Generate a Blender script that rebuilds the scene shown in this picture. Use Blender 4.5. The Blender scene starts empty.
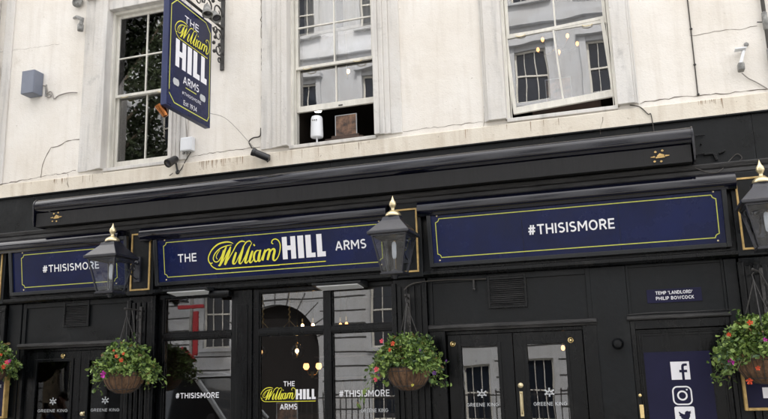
import bpy, math, random
from mathutils import Vector, Matrix, noise
random.seed(7)
S = bpy.context.scene
COL = S.collection
PI = math.pi

# ------------------------------------------------------------------ camera solve (street photograph, lens 35 mm)
F = 764.587
CR = Vector((0.95197091, 0.30488457, -0.02822755))
CU = Vector((0.08870592, -0.18638468, 0.97846411))
CW = Vector((-0.29305742, 0.93397331, 0.20447786))
CAM = Vector((0, -9.2, 1.7))
GZ = -0.30                      # pavement level

def at(px, py, Y=0.0):
    d = CW * F + CR * (px - 384) - CU * (py - 209.5)
    return CAM + d * ((Y - CAM.y) / d.y)

# ------------------------------------------------------------------ object bookkeeping
def tag(o, label=None, cat=None, group=None, kind=None):
    if label: o['label'] = label
    if cat: o['category'] = cat
    if group: o['group'] = group
    if kind: o['kind'] = kind
    return o

def empty(name, loc=(0, 0, 0), rz=0.0):
    o = bpy.data.objects.new(name, None)
    o.empty_display_size = 0.1
    COL.objects.link(o); o.location = loc; o.rotation_euler = (0, 0, rz)
    return o

def wloc(o):
    v = Vector((0, 0, 0))
    while o is not None:
        v += o.location; o = o.parent
    return v

class MB:
    def __init__(s): s.v = []; s.f = []; s.mi = []; s.m = 0
    def add(s, vs, fs):
        n = len(s.v); s.v += [Vector(p) for p in vs]
        s.f += [tuple(i + n for i in f) for f in fs]; s.mi += [s.m] * len(fs); return s
    def box(s, x0, x1, y0, y1, z0, z1):
        x0, x1 = min(x0, x1), max(x0, x1); y0, y1 = min(y0, y1), max(y0, y1); z0, z1 = min(z0, z1), max(z0, z1)
        return s.add([(x0,y0,z0),(x1,y0,z0),(x1,y1,z0),(x0,y1,z0),(x0,y0,z1),(x1,y0,z1),(x1,y1,z1),(x0,y1,z1)],
                     [(0,3,2,1),(4,5,6,7),(0,1,5,4),(1,2,6,5),(2,3,7,6),(3,0,4,7)])
    def obox(s, c, ax, ay, az):
        c, ax, ay, az = map(Vector, (c, ax, ay, az))
        vs = [c + ax*i + ay*j + az*k for k in (-1, 1) for i, j in ((-1,-1),(1,-1),(1,1),(-1,1))]
        return s.add(vs, [(0,3,2,1),(4,5,6,7),(0,1,5,4),(1,2,6,5),(2,3,7,6),(3,0,4,7)])
    def profx(s, prof, x0, x1):                 # (y,z) closed profile swept along x
        n = len(prof)
        vs = [(x0, y, z) for y, z in prof] + [(x1, y, z) for y, z in prof]
        fs = [(i, (i+1) % n, n + (i+1) % n, n + i) for i in range(n)]
        return s.add(vs, fs + [tuple(range(n))[::-1], tuple(range(n, 2*n))])
    def tube(s, pts, r, n=8, cap=True):
        pts = [Vector(p) for p in pts]; rs = r if isinstance(r, (list, tuple)) else [r]*len(pts)
        vs = []; up = None
        for i, p in enumerate(pts):
            d = (pts[min(i+1, len(pts)-1)] - pts[max(i-1, 0)]).normalized()
            if up is None: up = d.orthogonal().normalized()
            up = (up - d*up.dot(d))
            up = up.normalized() if up.length > 1e-6 else d.orthogonal().normalized()
            q = d.cross(up)
            vs += [p + (up*math.cos(2*PI*k/n) + q*math.sin(2*PI*k/n))*rs[i] for k in range(n)]
        fs = [(i*n+k, i*n+(k+1) % n, (i+1)*n+(k+1) % n, (i+1)*n+k) for i in range(len(pts)-1) for k in range(n)]
        if cap: fs += [tuple(range(n))[::-1], tuple(range(len(vs)-n, len(vs)))]
        return s.add(vs, fs)
    def lathe(s, prof, c=(0,0,0), n=20, axis='z', rot=None, square=False):
        c = Vector(c); vs = []
        for r, h in prof:
            for k in range(n):
                a = 2*PI*(k + (0.5 if square else 0))/n
                v = Vector((r*math.cos(a), r*math.sin(a), h))
                if axis == 'y': v = Vector((v.x, v.z, v.y))
                if axis == 'x': v = Vector((v.z, v.x, v.y))
                if rot: v = rot @ v
                vs.append(c + v)
        fs = [(i*n+k, i*n+(k+1) % n, (i+1)*n+(k+1) % n, (i+1)*n+k) for i in range(len(prof)-1) for k in range(n)]
        fs += [tuple(range(n))[::-1], tuple(range(len(vs)-n, len(vs)))]
        return s.add(vs, fs)
    def ball(s, c, r, n=12, m=8, sc=(1,1,1)):
        c = Vector(c); vs = [c + Vector((0,0,-r*sc[2]))]
        for i in range(1, m):
            a = -PI/2 + PI*i/m
            vs += [c + Vector((r*math.cos(a)*math.cos(2*PI*k/n)*sc[0], r*math.cos(a)*math.sin(2*PI*k/n)*sc[1], r*math.sin(a)*sc[2])) for k in range(n)]
        vs.append(c + Vector((0,0,r*sc[2])))
        fs = [(0, 1+(k+1) % n, 1+k) for k in range(n)]
        for i in range(m-2):
            fs += [(1+i*n+k, 1+i*n+(k+1) % n, 1+(i+1)*n+(k+1) % n, 1+(i+1)*n+k) for k in range(n)]
        t = len(vs)-1; b = 1+(m-2)*n
        fs += [(b+k, b+(k+1) % n, t) for k in range(n)]
        return s.add(vs, fs)
    def ribbon(s, pts, w, fn, lift=0.0):        # flat stroke in a surface; fn(x, z, lift) -> 3D
        ws = w if isinstance(w, (list, tuple)) else [w]*len(pts)
        P = [Vector(p) for p in pts]; vs = []
        for i, p in enumerate(P):
            d0 = (P[i]-P[i-1]).normalized() if i else (P[1]-P[0]).normalized()
            d1 = (P[i+1]-P[i]).normalized() if i < len(P)-1 else d0
            d = d0 + d1
            d = d.normalized() if d.length > 1e-4 else d1
            nrm = Vector((-d.y, d.x)); k = 1/max(0.6, abs(nrm.dot(Vector((-d1.y, d1.x)))))
            vs += [fn(*(p + nrm*ws[i]*k/2), lift), fn(*(p - nrm*ws[i]*k/2), lift)]
        return s.add(vs, [(2*i, 2*i+1, 2*i+3, 2*i+2) for i in range(len(P)-1)])
    def build(s, name, mat, parent=None, bevel=0.0, smooth=False, fix=True):
        me = bpy.data.meshes.new(name)
        off = wloc(parent) if parent else Vector((0, 0, 0))
        me.from_pydata([v - off for v in s.v], [], s.f)
        for m in (mat if isinstance(mat, (list, tuple)) else [mat]): me.materials.append(m)
        for p, i in zip(me.polygons, s.mi): p.material_index = i
        me.update()
        o = bpy.data.objects.new(name, me); COL.objects.link(o)
        if parent: o.parent = parent
        if fix:
            import bmesh
            b = bmesh.new(); b.from_mesh(me); bmesh.ops.recalc_face_normals(b, faces=b.faces); b.to_mesh(me); b.free()
        if smooth:
            me.polygons.foreach_set('use_smooth', [True]*len(me.polygons))
            if smooth != 'all':
                me.set_sharp_from_angle(angle=math.radians(40))
        if bevel:
            m = o.modifiers.new('Bevel', 'BEVEL'); m.width = bevel; m.segments = 2; m.limit_method = 'ANGLE'
        return o

def kids(o): return [c for c in bpy.data.objects if c.parent == o]
def copy_tree(o, parent=None):
    c = o.copy(); COL.objects.link(c); c.parent = parent
    for ch in kids(o): copy_tree(ch, c)
    return c

def spline(pts, n=6):
    P = [Vector(p) for p in pts]; out = []
    for i in range(len(P)-1):
        p0 = P[max(i-1, 0)]; p1 = P[i]; p2 = P[i+1]; p3 = P[min(i+2, len(P)-1)]
        for k in range(n):
            t = k/n
            out.append(0.5*((2*p1)+(p2-p0)*t+(2*p0-5*p1+4*p2-p3)*t*t+(3*p1-p0-3*p2+p3)*t**3))
    out.append(P[-1]); return out

# ------------------------------------------------------------------ materials
def mat(name, col, rough=0.5, metal=0.0, var=0.0, vscale=3.0, bump=0.0, bscale=60.0, spec=0.5, rvar=0.0, stretch=None, col2=None, coat=0.0, emis=None, estr=0.0, scuff=None):
    m = bpy.data.materials.new(name); m.use_nodes = True
    N = m.node_tree.nodes; L = m.node_tree.links; b = N['Principled BSDF']
    b.inputs['Base Color'].default_value = (*col, 1); b.inputs['Roughness'].default_value = rough
    b.inputs['Metallic'].default_value = metal; b.inputs['Specular IOR Level'].default_value = spec
    b.inputs['Coat Weight'].default_value = coat; b.inputs['Coat Roughness'].default_value = 0.08
    if emis: b.inputs['Emission Color'].default_value = (*emis, 1); b.inputs['Emission Strength'].default_value = estr
    if var or bump or rvar or col2:
        tc = N.new('ShaderNodeTexCoord'); mp = N.new('ShaderNodeMapping')
        L.new(tc.outputs['Object'], mp.inputs['Vector'])
        if stretch: mp.inputs['Scale'].default_value = stretch
        if var or col2 or rvar:
            n = N.new('ShaderNodeTexNoise'); n.inputs['Scale'].default_value = vscale; n.inputs['Detail'].default_value = 8; n.inputs['Roughness'].default_value = 0.62
            L.new(mp.outputs['Vector'], n.inputs['Vector'])
        if var or col2:
            r = N.new('ShaderNodeValToRGB'); r.color_ramp.elements[0].position = 0.35; r.color_ramp.elements[1].position = 0.66
            c2 = col2 if col2 else tuple(min(1, c*(1+var)) for c in col)
            c1 = col if col2 else tuple(c*(1-var) for c in col)
            r.color_ramp.elements[0].color = (*c1, 1); r.color_ramp.elements[1].color = (*c2, 1)
            L.new(n.outputs['Fac'], r.inputs['Fac']); cout = r.outputs['Color']
            if scuff:                                        # dust, chips and worn spots in the paint
                for sc_, lo_, hi_, f_ in ((2.3, .56, .80, .45), (38, .66, .72, .8)):
                    ns = N.new('ShaderNodeTexNoise'); ns.inputs['Scale'].default_value = sc_; ns.inputs['Detail'].default_value = 9; ns.inputs['Roughness'].default_value = .7
                    L.new(tc.outputs['Object'], ns.inputs['Vector'])
                    mr_ = N.new('ShaderNodeMapRange'); mr_.inputs['From Min'].default_value = lo_; mr_.inputs['From Max'].default_value = hi_; mr_.inputs['To Max'].default_value = f_
                    L.new(ns.outputs['Fac'], mr_.inputs['Value']); mx_ = N.new('ShaderNodeMix'); mx_.data_type = 'RGBA'; L.new(mr_.outputs['Result'], mx_.inputs['Factor'])
                    L.new(cout, [k for k in mx_.inputs if k.name == 'A' and k.type == 'RGBA'][0]); [k for k in mx_.inputs if k.name == 'B' and k.type == 'RGBA'][0].default_value = (*scuff, 1)
                    cout = [k for k in mx_.outputs if k.type == 'RGBA'][0]
            L.new(cout, b.inputs['Base Color'])
        if rvar:
            mr = N.new('ShaderNodeMapRange'); mr.inputs['From Min'].default_value = .3; mr.inputs['From Max'].default_value = .7
            mr.inputs['To Min'].default_value = max(0, rough-rvar); mr.inputs['To Max'].default_value = min(1, rough+rvar)
            L.new(n.outputs['Fac'], mr.inputs['Value']); L.new(mr.outputs['Result'], b.inputs['Roughness'])
        if bump:
            n2 = N.new('ShaderNodeTexNoise'); n2.inputs['Scale'].default_value = bscale; n2.inputs['Detail'].default_value = 5
            L.new(mp.outputs['Vector'], n2.inputs['Vector'])
            bp = N.new('ShaderNodeBump'); bp.inputs['Strength'].default_value = bump; bp.inputs['Distance'].default_value = 0.02
            L.new(n2.outputs['Fac'], bp.inputs['Height']); L.new(bp.outputs['Normal'], b.inputs['Normal'])
    return m

def plaster(name, base, dirt, stain=(0.30, 0.25, 0.19), amount=0.5, streak=0.5, speck=0.6):
    """old painted render: broad tone patches, vertical rain streaks, specks, hairline pitting"""
    m = bpy.data.materials.new(name); m.use_nodes = True
    N = m.node_tree.nodes; L = m.node_tree.links; b = N['Principled BSDF']
    b.inputs['Roughness'].default_value = 0.75; b.inputs['Specular IOR Level'].default_value = 0.3
    tc = N.new('ShaderNodeTexCoord')
    def nz(scale, det, sc=(1,1,1), rough=.6):
        mp = N.new('ShaderNodeMapping'); mp.inputs['Scale'].default_value = sc; L.new(tc.outputs['Object'], mp.inputs['Vector'])
        n = N.new('ShaderNodeTexNoise'); n.inputs['Scale'].default_value = scale; n.inputs['Detail'].default_value = det; n.inputs['Roughness'].default_value = rough
        L.new(mp.outputs['Vector'], n.inputs['Vector']); return n.outputs['Fac']
    def rng(x, a, c, lo=0.0, hi=1.0):
        r = N.new('ShaderNodeMapRange'); r.inputs['From Min'].default_value = a; r.inputs['From Max'].default_value = c
        r.inputs['To Min'].default_value = lo; r.inputs['To Max'].default_value = hi; L.new(x, r.inputs['Value']); return r.outputs['Result']
    def mix(f, a, c):
        x = N.new('ShaderNodeMix'); x.data_type = 'RGBA'; L.new(f, x.inputs['Factor'])
        for v, i in ((a, 'A'), (c, 'B')):
            s = [k for k in x.inputs if k.name == i and k.type == 'RGBA'][0]
            if isinstance(v, tuple): s.default_value = (*v, 1)
            else: L.new(v, s)
        return [k for k in x.outputs if k.type == 'RGBA'][0]
    c = mix(rng(nz(0.9, 5), .38, .68), base, tuple(x*y for x, y in zip(base, (.90, .875, .84))))
    c = mix(rng(nz(3.0, 8, (2.6, 1, .25)), .5, .8, 0, streak), c, dirt)
    c = mix(rng(nz(26, 3), .67, .74, 0, speck), c, stain)
    c = mix(rng(nz(2.2, 9, (1, 1, 1), .75), .60, .74, 0, amount), c, dirt)
    L.new(c, b.inputs['Base Color'])
    bp = N.new('ShaderNodeBump'); bp.inputs['Strength'].default_value = .35; bp.inputs['Distance'].default_value = .012
    n3 = nz(45, 6); L.new(n3, bp.inputs['Height'])
    bp2 = N.new('ShaderNodeBump'); bp2.inputs['Strength'].default_value = .5; bp2.inputs['Distance'].default_value = .03
    n4 = nz(2.5, 3); L.new(n4, bp2.inputs['Height']); L.new(bp.outputs['Normal'], bp2.inputs['Normal'])
    L.new(bp2.outputs['Normal'], b.inputs['Normal'])
    return m

def glass(name, refl=0.12, tint=(1, 1, 1), wob=0.25, wscale=1.6, ior=1.5):
    m = bpy.data.materials.new(name); m.use_nodes = True
    N = m.node_tree.nodes; L = m.node_tree.links; N.clear()
    o = N.new('ShaderNodeOutputMaterial'); mx = N.new('ShaderNodeMixShader')
    t = N.new('ShaderNodeBsdfTransparent'); t.inputs['Color'].default_value = (*tint, 1)
    g = N.new('ShaderNodeBsdfGlossy'); g.inputs['Roughness'].default_value = 0.0
    fr = N.new('ShaderNodeFresnel'); fr.inputs['IOR'].default_value = ior
    ad = N.new('ShaderNodeMath'); ad.operation = 'ADD'; ad.use_clamp = True; ad.inputs[1].default_value = refl
    tc = N.new('ShaderNodeTexCoord'); n = N.new('ShaderNodeTexNoise'); n.inputs['Scale'].default_value = wscale; n.inputs['Detail'].default_value = 1
    bp = N.new('ShaderNodeBump'); bp.inputs['Strength'].default_value = wob; bp.inputs['Distance'].default_value = 0.02
    L.new(tc.outputs['Object'], n.inputs['Vector']); L.new(n.outputs['Fac'], bp.inputs['Height']); L.new(bp.outputs['Normal'], g.inputs['Normal'])
    L.new(fr.outputs['Fac'], ad.inputs[0]); L.new(ad.outputs['Value'], mx.inputs['Fac'])
    L.new(t.outputs['BSDF'], mx.inputs[1]); L.new(g.outputs['BSDF'], mx.inputs[2]); L.new(mx.outputs['Shader'], o.inputs['Surface'])
    return m

def glow(name, col, s):
    m = bpy.data.materials.new(name); m.use_nodes = True
    N = m.node_tree.nodes; L = m.node_tree.links; N.clear()
    o = N.new('ShaderNodeOutputMaterial'); e = N.new('ShaderNodeEmission'); e.inputs['Color'].default_value = (*col, 1); e.inputs['Strength'].default_value = s
    L.new(e.outputs['Emission'], o.inputs['Surface']); return m

M = dict(
    stucco=plaster('stucco', (.79, .760, .712), (.54, .49, .42), amount=.6, streak=.50, speck=.7),
    surround=plaster('painted_stone_surround', (.67, .655, .63), (.36, .355, .345), amount=.8, streak=.95, speck=.5),
    band=plaster('stucco_band', (.72, .67, .58), (.45, .37, .28), amount=.6, streak=.6, speck=.8),
    sash=mat('old_white_sash_paint', (.70, .68, .62), .45, var=.12, vscale=9, bump=.2, stretch=(1, 1, .3)),
    black=mat('black_gloss_paint', (.0028, .0033, .0040), .28, var=.5, vscale=2.4, bump=.22, bscale=9, rvar=.16, spec=.24, scuff=(.040, .039, .037), stretch=(1.6, 1, .35)),
    blackwall=mat('charcoal_panel_paint', (.0048, .0060, .0072), .40, var=.55, vscale=1.3, bump=.18, bscale=12, rvar=.2, spec=.25, scuff=(.036, .036, .035)),
    oldblack=mat('weathered_black_moulding', (.006, .006, .007), .42, col2=(.040, .039, .040), vscale=5, stretch=(.5, 1, 3), bump=.3, bscale=30),
    hood=mat('dark_blue_black_metal', (.003, .0035, .009), .09, coat=.25, spec=.5, var=.2, vscale=2, bump=.05, bscale=4),
    valance=mat('black_awning_cloth', (.005, .005, .006), .75, var=.25, vscale=3, bump=.2, bscale=9, stretch=(3, 1, .3)),
    blue=mat('navy_sign_gloss', (.003, .0076, .050), .24, var=.3, vscale=1.5, spec=.26, bump=.30, bscale=1.1, rvar=.12),
    navy=mat('navy_vinyl', (.011, .011, .038), .6, var=.15, vscale=2, spec=.2),
    edge=mat('blue_sign_edge', (.02, .03, .10), .4, var=.15),
    framemetal=mat('dark_grey_sign_frame', (.016, .018, .021), .3, metal=.3, var=.2),
    lime=mat('yellow_line_paint', (.58, .60, .10), .5),
    gilt=mat('old_gilt_paint', (.50, .34, .13), .42, metal=.35, var=.25, vscale=14),
    brass=mat('polished_brass', (.80, .62, .30), .22, metal=1.0, var=.12, vscale=12),
    palebrass=mat('pale_brass', (.70, .60, .38), .32, metal=.85, var=.1, vscale=9),
    white=mat('white_lettering', (.80, .80, .84), .5),
    frost=mat('etched_lettering', (.48, .50, .52), .6),
    yellow=mat('yellow_script_vinyl', (.74, .70, .05), .5),
    lampblack=mat('lantern_black_paint', (.012, .013, .020), .3, var=.3, vscale=8, coat=.3, bump=.1),
    iron=mat('wrought_iron', (.035, .033, .032), .55, var=.4, vscale=20, bump=.3),
    greyplastic=mat('blue_grey_box', (.17, .19, .24), .5, var=.08),
    whiteplastic=mat('white_plastic', (.75, .77, .80), .4, var=.04),
    cable=mat('dark_cable', (.05, .045, .04), .7), 
    palecable=mat('grey_cable', (.28, .26, .24), .7),
    cctv=mat('black_cctv_shell', (.012, .012, .014), .3, coat=.2),
    lens=mat('camera_lens', (.02, .02, .03), .05),
    copper=mat('copper_lamp', (.36, .14, .05), .25, metal=1.0),
    castgrey=mat('weathered_grey_metal', (.22, .22, .21), .6, var=.45, vscale=14, bump=.3),
    pipe=mat('painted_downpipe', (.42, .40, .36), .6, var=.4, vscale=8, bump=.2),
    coir=mat('coir_liner', (.14, .08, .045), .95, var=.5, vscale=22, bump=1.0, bscale=70, stretch=(1, 1, .25)),
    stem=mat('green_stem', (.07, .11, .03), .7),
    wood=mat('dark_interior_wood', (.050, .026, .015), .5, var=.4, vscale=3, stretch=(1, 1, .2)),
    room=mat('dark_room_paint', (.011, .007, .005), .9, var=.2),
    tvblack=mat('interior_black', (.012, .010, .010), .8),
    pale=mat('pale_curtain', (.55, .54, .50), .9, var=.1, stretch=(6, 1, .2)),
    card=mat('menu_card', (.012, .009, .010), .5, col2=(.26, .14, .08), vscale=9),
    crack=mat('crack_dirt', (.12, .10, .08), .95, var=.3),
    rust=mat('rust_stain', (.30, .20, .13), .9, var=.3),
    opp=plaster('opposite_stone', (.56, .58, .61), (.30, .30, .30), amount=.5, streak=.45, speck=.3),
    oppjoint=mat('opposite_joint', (.06, .06, .06), .9),
    oppglass=mat('opposite_window_glass', (.015, .02, .03), .08, var=.2),
    asphalt=mat('asphalt', (.050, .050, .052), .85, var=.2, vscale=20, bump=.5, bscale=160),
    paving=mat('paving_slabs', (.30, .29, .27), .8, var=.12, vscale=3, bump=.2, bscale=40),
    kerb=mat('granite_kerb', (.30, .30, .31), .75, var=.2, vscale=20),
    linepaint=mat('road_line', (.72, .60, .10), .7, var=.1),
    bark=mat('plane_tree_bark', (.16, .13, .09), .9, var=.4, vscale=6, bump=.8, bscale=14),
    carpaint=mat('white_van_paint', (.66, .68, .70), .3, coat=1.0, var=.04),
    carglass=mat('car_glass', (.02, .025, .03), .04, coat=1.0, spec=1.0),
    tyre=mat('tyre', (.02, .02, .02), .85),
    rim=mat('alloy', (.45, .45, .46), .35, metal=.9),
    red=mat('red_paint', (.30, .012, .018), .4, var=.1),
    skin=mat('skin', (.46, .27, .19), .5, var=.08, vscale=12),
    hair=mat('dark_hair', (.02, .014, .01), .6, bump=.6, bscale=90),
    shirt=mat('light_blue_shirt', (.30, .36, .55), .85, var=.1, vscale=8, bump=.4, bscale=10),
    trouser=mat('dark_trousers', (.03, .035, .05), .9, var=.1),
    shoe=mat('brown_shoe', (.05, .03, .02), .5),
    glass=glass('window_glass', .052, wob=.045, wscale=1.3),
    upglass=glass('old_wavy_glass', .17, wob=.07, wscale=1.6),
    doorglass=glass('door_glass', .045, wob=.05),
    shadedglass=glass('shaded_door_glass', .0, wob=.08, ior=1.25, tint=(.8, .8, .8))  # door glass copy, tint and reflection cut to put shade into the left doors
, darkglass=glass('dark_pane_glass', .015, wob=.06),
    lampglass=glass('lantern_glass', .02, tint=(.88, .91, .94), wob=.2, wscale=8),
    bulb=glow('warm_bulb', (1.0, .60, .25), 8),
    bulbdim=glow('warm_bulb_dim', (1.0, .45, .16), 1.3),
    downlight=glow('ceiling_spot', (1.0, .92, .8), 10),
)
def leafmat(name, c):
    m = mat(name, c, .5, var=.45, vscale=9, spec=.4)
    m.node_tree.nodes['Principled BSDF'].inputs['Subsurface Weight'].default_value = 0.0
    return m
M['leafA'] = leafmat('leaf_mid_green', (.088, .150, .030)); M['leafB'] = leafmat('leaf_light_green', (.21, .30, .075)); M['leafC'] = leafmat('leaf_dark_green', (.025, .058, .016))
M['treeA'] = leafmat('tree_leaf', (.030, .045, .016)); M['treeB'] = leafmat('tree_leaf_pale', (.05, .07, .028))
M['leafD'] = leafmat('leaf_dry', (.20, .13, .05))
M['petR'] = mat('petal_orange_red', (.60, .085, .03), .5, var=.2, vscale=20); M['petM'] = mat('petal_magenta', (.42, .02, .30), .5, var=.2, vscale=20)
M['petP'] = mat('petal_purple', (.13, .05, .22), .5, var=.2, vscale=20); M['petK'] = mat('petal_pink_red', (.70, .09, .14), .5, var=.2, vscale=20); M['petY'] = mat('petal_yellow', (.65, .60, .12), .5)

# ------------------------------------------------------------------ writing
def arc(cx, cy, rx, ry, a0, a1, n=7): return [(cx+rx*math.cos(math.radians(a0+(a1-a0)*k/n)), cy+ry*math.sin(math.radians(a0+(a1-a0)*k/n))) for k in range(n+1)]
W0 = .07
GLY = {  # sign writer's sans: (advance width, strokes); cap height 1, stroke centre lines inset by half the weight
 'T': (.66, [[(0, .93), (.66, .93)], [(.33, .90), (.33, 0)]]),
 'H': (.70, [[(.07, 0), (.07, 1)], [(.63, 0), (.63, 1)], [(.10, .5), (.60, .5)]]),
 'I': (.14, [[(.07, 0), (.07, 1)]]),
 'E': (.56, [[(.07, 0), (.07, 1)], [(.10, .93), (.56, .93)], [(.10, .51), (.52, .51)], [(.10, .07), (.56, .07)]]),
 'L': (.54, [[(.07, 0), (.07, 1)], [(.10, .07), (.54, .07)]]),
 'M': (.86, [[(.07, 0), (.07, .98)], [(.09, .94), (.43, .36), (.77, .94)], [(.79, 0), (.79, .98)]]),
 'N': (.72, [[(.07, 0), (.07, 1)], [(.09, .96), (.63, .04)], [(.65, 0), (.65, 1)]]),
 'A': (.76, [[(.05, 0), (.37, .96)], [(.71, 0), (.39, .96)], [(.17, .30), (.59, .30)]]),
 'S': (.60, [arc(.31, .72, .24, .21, 40, 270, 9)[:-1] + [(.31, .51)] + arc(.29, .29, .25, .22, 90, -140, 9)[1:]]),
 'O': (.80, [arc(.40, .5, .33, .43, 0, 360, 20)]),
 'R': (.64, [[(.07, 0), (.07, 1)], [(.10, .93), (.34, .93)] + arc(.34, .70, .22, .23, 90, -90, 8) + [(.10, .47)], [(.34, .46), (.60, 0)]]),
 'P': (.60, [[(.07, 0), (.07, 1)], [(.10, .93), (.32, .93)] + arc(.32, .68, .22, .25, 90, -90, 8) + [(.10, .43)]]),
 'D': (.70, [[(.07, 0), (.07, 1)], [(.10, .93), (.26, .93)] + arc(.26, .5, .37, .43, 90, -90, 10) + [(.10, .07)]]),
 'B': (.62, [[(.07, 0), (.07, 1)], [(.10, .93), (.32, .93)] + arc(.32, .725, .19, .205, 90, -90, 7) + [(.10, .52)], [(.32, .52)] + arc(.33, .295, .22, .225, 90, -90, 7) + [(.10, .07)]]),
 'C': (.66, [arc(.40, .5, .33, .43, 42, 318, 14)]),
 'G': (.74, [arc(.40, .5, .33, .43, 42, 360, 15) + [(.44, .5)]]),
 'U': (.70, [[(.07, 1), (.07, .34)] + arc(.35, .34, .28, .27, 180, 360, 10) + [(.63, 1)]]),
 'W': (1.0, [[(.05, 1), (.28, .05), (.50, .85), (.72, .05), (.95, 1)]]),
 'K': (.64, [[(.07, 0), (.07, 1)], [(.59, 1), (.14, .50)], [(.24, .56), (.62, 0)]]),
 '#': (.74, [[(.20, .02), (.32, .98)], [(.44, .02), (.56, .98)], [(.04, .34), (.68, .34)], [(.08, .66), (.72, .66)]]),
 "'": (.14, [[(.07, .66), (.07, 1)]]),
 's': (.44, [arc(.22, .52, .15, .13, 50, 270, 7)[:-1] + [(.22, .39)] + arc(.22, .22, .16, .15, 90, -140, 7)[1:]]),
 't': (.34, [[(.15, .88), (.15, .16), (.30, .07)], [(.0, .64), (.32, .64)]]),
 '1': (.30, [[(.03, .78), (.20, .97)], [(.22, .98), (.22, 0)]]),
 '9': (.58, [arc(.29, .68, .21, .25, 0, 360, 14), [(.50, .66), (.44, .3), (.20, .03)]]),
 '3': (.56, [arc(.27, .72, .21, .21, 150, -85, 9), arc(.27, .29, .23, .22, 85, -150, 9)]),
 '4': (.62, [[(.42, 0), (.42, 1)], [(.40, .96), (.04, .28)], [(.04, .28), (.60, .28)]]),
 ' ': (.26, []),
}
def text_into(mb, body, x0, x1, z0, z1, fn, weight=0.0, lift=0.0, shear=0.0):
    Hh = z1-z0; gap = .16; sw = (.125 + weight*1.6)*Hh
    tot = sum(GLY[c][0] for c in body) + gap*(len(body)-1); sx = (x1-x0)/tot; u = 0; n = 0
    for c in body:
        wd, st = GLY[c]
        for pts in st:
            mb.ribbon([(x0+(u+a)*sx, z0+b*Hh) for a, b in pts], sw, fn, lift+.00035*(n % 4)); n += 1
        u += wd+gap

def word(parent, body, x0, x1, z0, z1, fn, material, weight=0.0):
    mb = MB(); text_into(mb, body, x0, x1, z0, z1, fn, weight)
    return mb.build('lettering', material, parent, fix=False)

def rects_into(mb, rects, fn, lift=0.0):
    for x0, x1, z0, z1 in rects:
        mb.add([fn(x0, z0, lift), fn(x1, z0, lift), fn(x1, z1, lift), fn(x0, z1, lift)], [(0, 1, 2, 3)])

def hill_into(mb, x0, x1, z0, z1, fn):
    """heavy condensed capitals H I L L, small slabs where bars meet"""
    W = x1-x0; Hh = z1-z0
    R = []
    def r(a, b, c, d): R.append((x0+W*a, x0+W*b, z0+Hh*c, z0+Hh*d))
    r(.00, .115, 0, 1); r(.115, .20, .40, .60); r(.20, .315, 0, 1)       # H
    r(.365, .50, 0, 1)                                                   # I
    r(.55, .675, 0, 1); r(.675, .765, 0, .20)                            # L
    r(.805, .925, 0, 1); r(.925, 1.0, 0, .22)                            # L
    rects_into(mb, R, fn)

WIL = [  # (points, widths) traced flourish script, units 0..600 x, 0..220 z (up)
    ([(228,196),(196,212),(150,214),(95,200),(45,160),(14,108),(10,70),(24,44),(44,48)], [3,8,10,10,9,8,8,9,5]),
    ([(20,52),(34,22),(62,0),(100,-10),(300,-10),(600,-12)], [5,7,7,7,7,7]),
    ([(215,186),(170,182),(115,164),(70,126),(52,84),(64,56),(92,56),(118,88),(134,122),(140,150)], [3,7,8,8,7,7,7,8,8,3]),
    ([(112,150),(88,120),(78,92),(88,74)], [3,5,5,3]),
    ([(170,176),(152,140),(134,90),(118,46),(104,22),(92,24)], [6,16,18,18,14,6]),
    ([(118,30),(150,80),(178,130),(204,168)], [5,6,6,5]),
    ([(206,172),(190,130),(172,84),(158,44),(148,22)], [8,20,22,20,12]),
    ([(150,24),(190,80),(224,132),(252,178),(280,204),(306,210),(330,200)], [5,6,7,8,9,9,4]),
    ([(250,122),(236,86),(222,48),(220,28),(234,26),(252,48)], [12,18,18,13,8,5]),
    ([(250,46),(284,108),(316,168),(342,200),(368,206),(380,192)], [5,6,7,8,8,4]),
    ([(316,170),(298,118),(280,66),(272,34),(282,22),(300,40)], [8,18,20,15,8,5]),
    ([(300,40),(334,100),(368,160),(386,190)], [5,6,6,4]),
    ([(366,160),(346,112),(328,62),(322,34),(332,24),(350,44)], [8,18,20,15,8,5]),
    ([(388,122),(374,86),(362,50),(360,30),(372,26),(392,50)], [12,18,18,13,8,5]),
    ([(400,165),(408,172)], [14,14]),
    ([(446,118),(424,120),(404,98),(396,62),(404,34),(420,32),(438,62),(450,96)], [5,8,14,16,12,7,7,6]),
    ([(456,124),(442,82),(434,44),(440,30),(454,40)], [11,18,18,10,5]),
    ([(452,38),(478,92),(494,120)], [5,6,6]),
    ([(494,124),(480,82),(466,34)], [10,18,14]),
    ([(474,60),(500,110),(522,122),(530,108),(516,62),(508,34)], [5,8,13,17,18,14]),
    ([(514,60),(542,112),(562,122),(570,106),(558,62),(556,34),(572,28),(596,56),(612,100),(618,150),(606,188),(580,204),(556,194),(550,174),(562,164)], [5,8,13,17,18,13,8,7,7,7,7,7,7,7,5]),
]
def william_into(mb, x0, x1, z0, z1, fn, boost=1.0):
    for i, (pts, ws) in enumerate(WIL):
        n = 5; P = spline([(a, b) for a, b in pts], n) if len(pts) > 2 else [Vector(p) for p in pts]
        if len(pts) > 2:
            W = [ws[j] + (ws[j+1]-ws[j])*k/n for j in range(len(ws)-1) for k in range(n)] + [ws[-1]]
        else: W = ws
        sx = (x1-x0)/620; sz = (z1-z0)/228
        Q = [(x0 + p.x*sx, z0 + (p.y+12)*sz) for p in P]
        mb.ribbon(Q, [w*sx*boost for w in W], fn, lift=0.0006*i)

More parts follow.
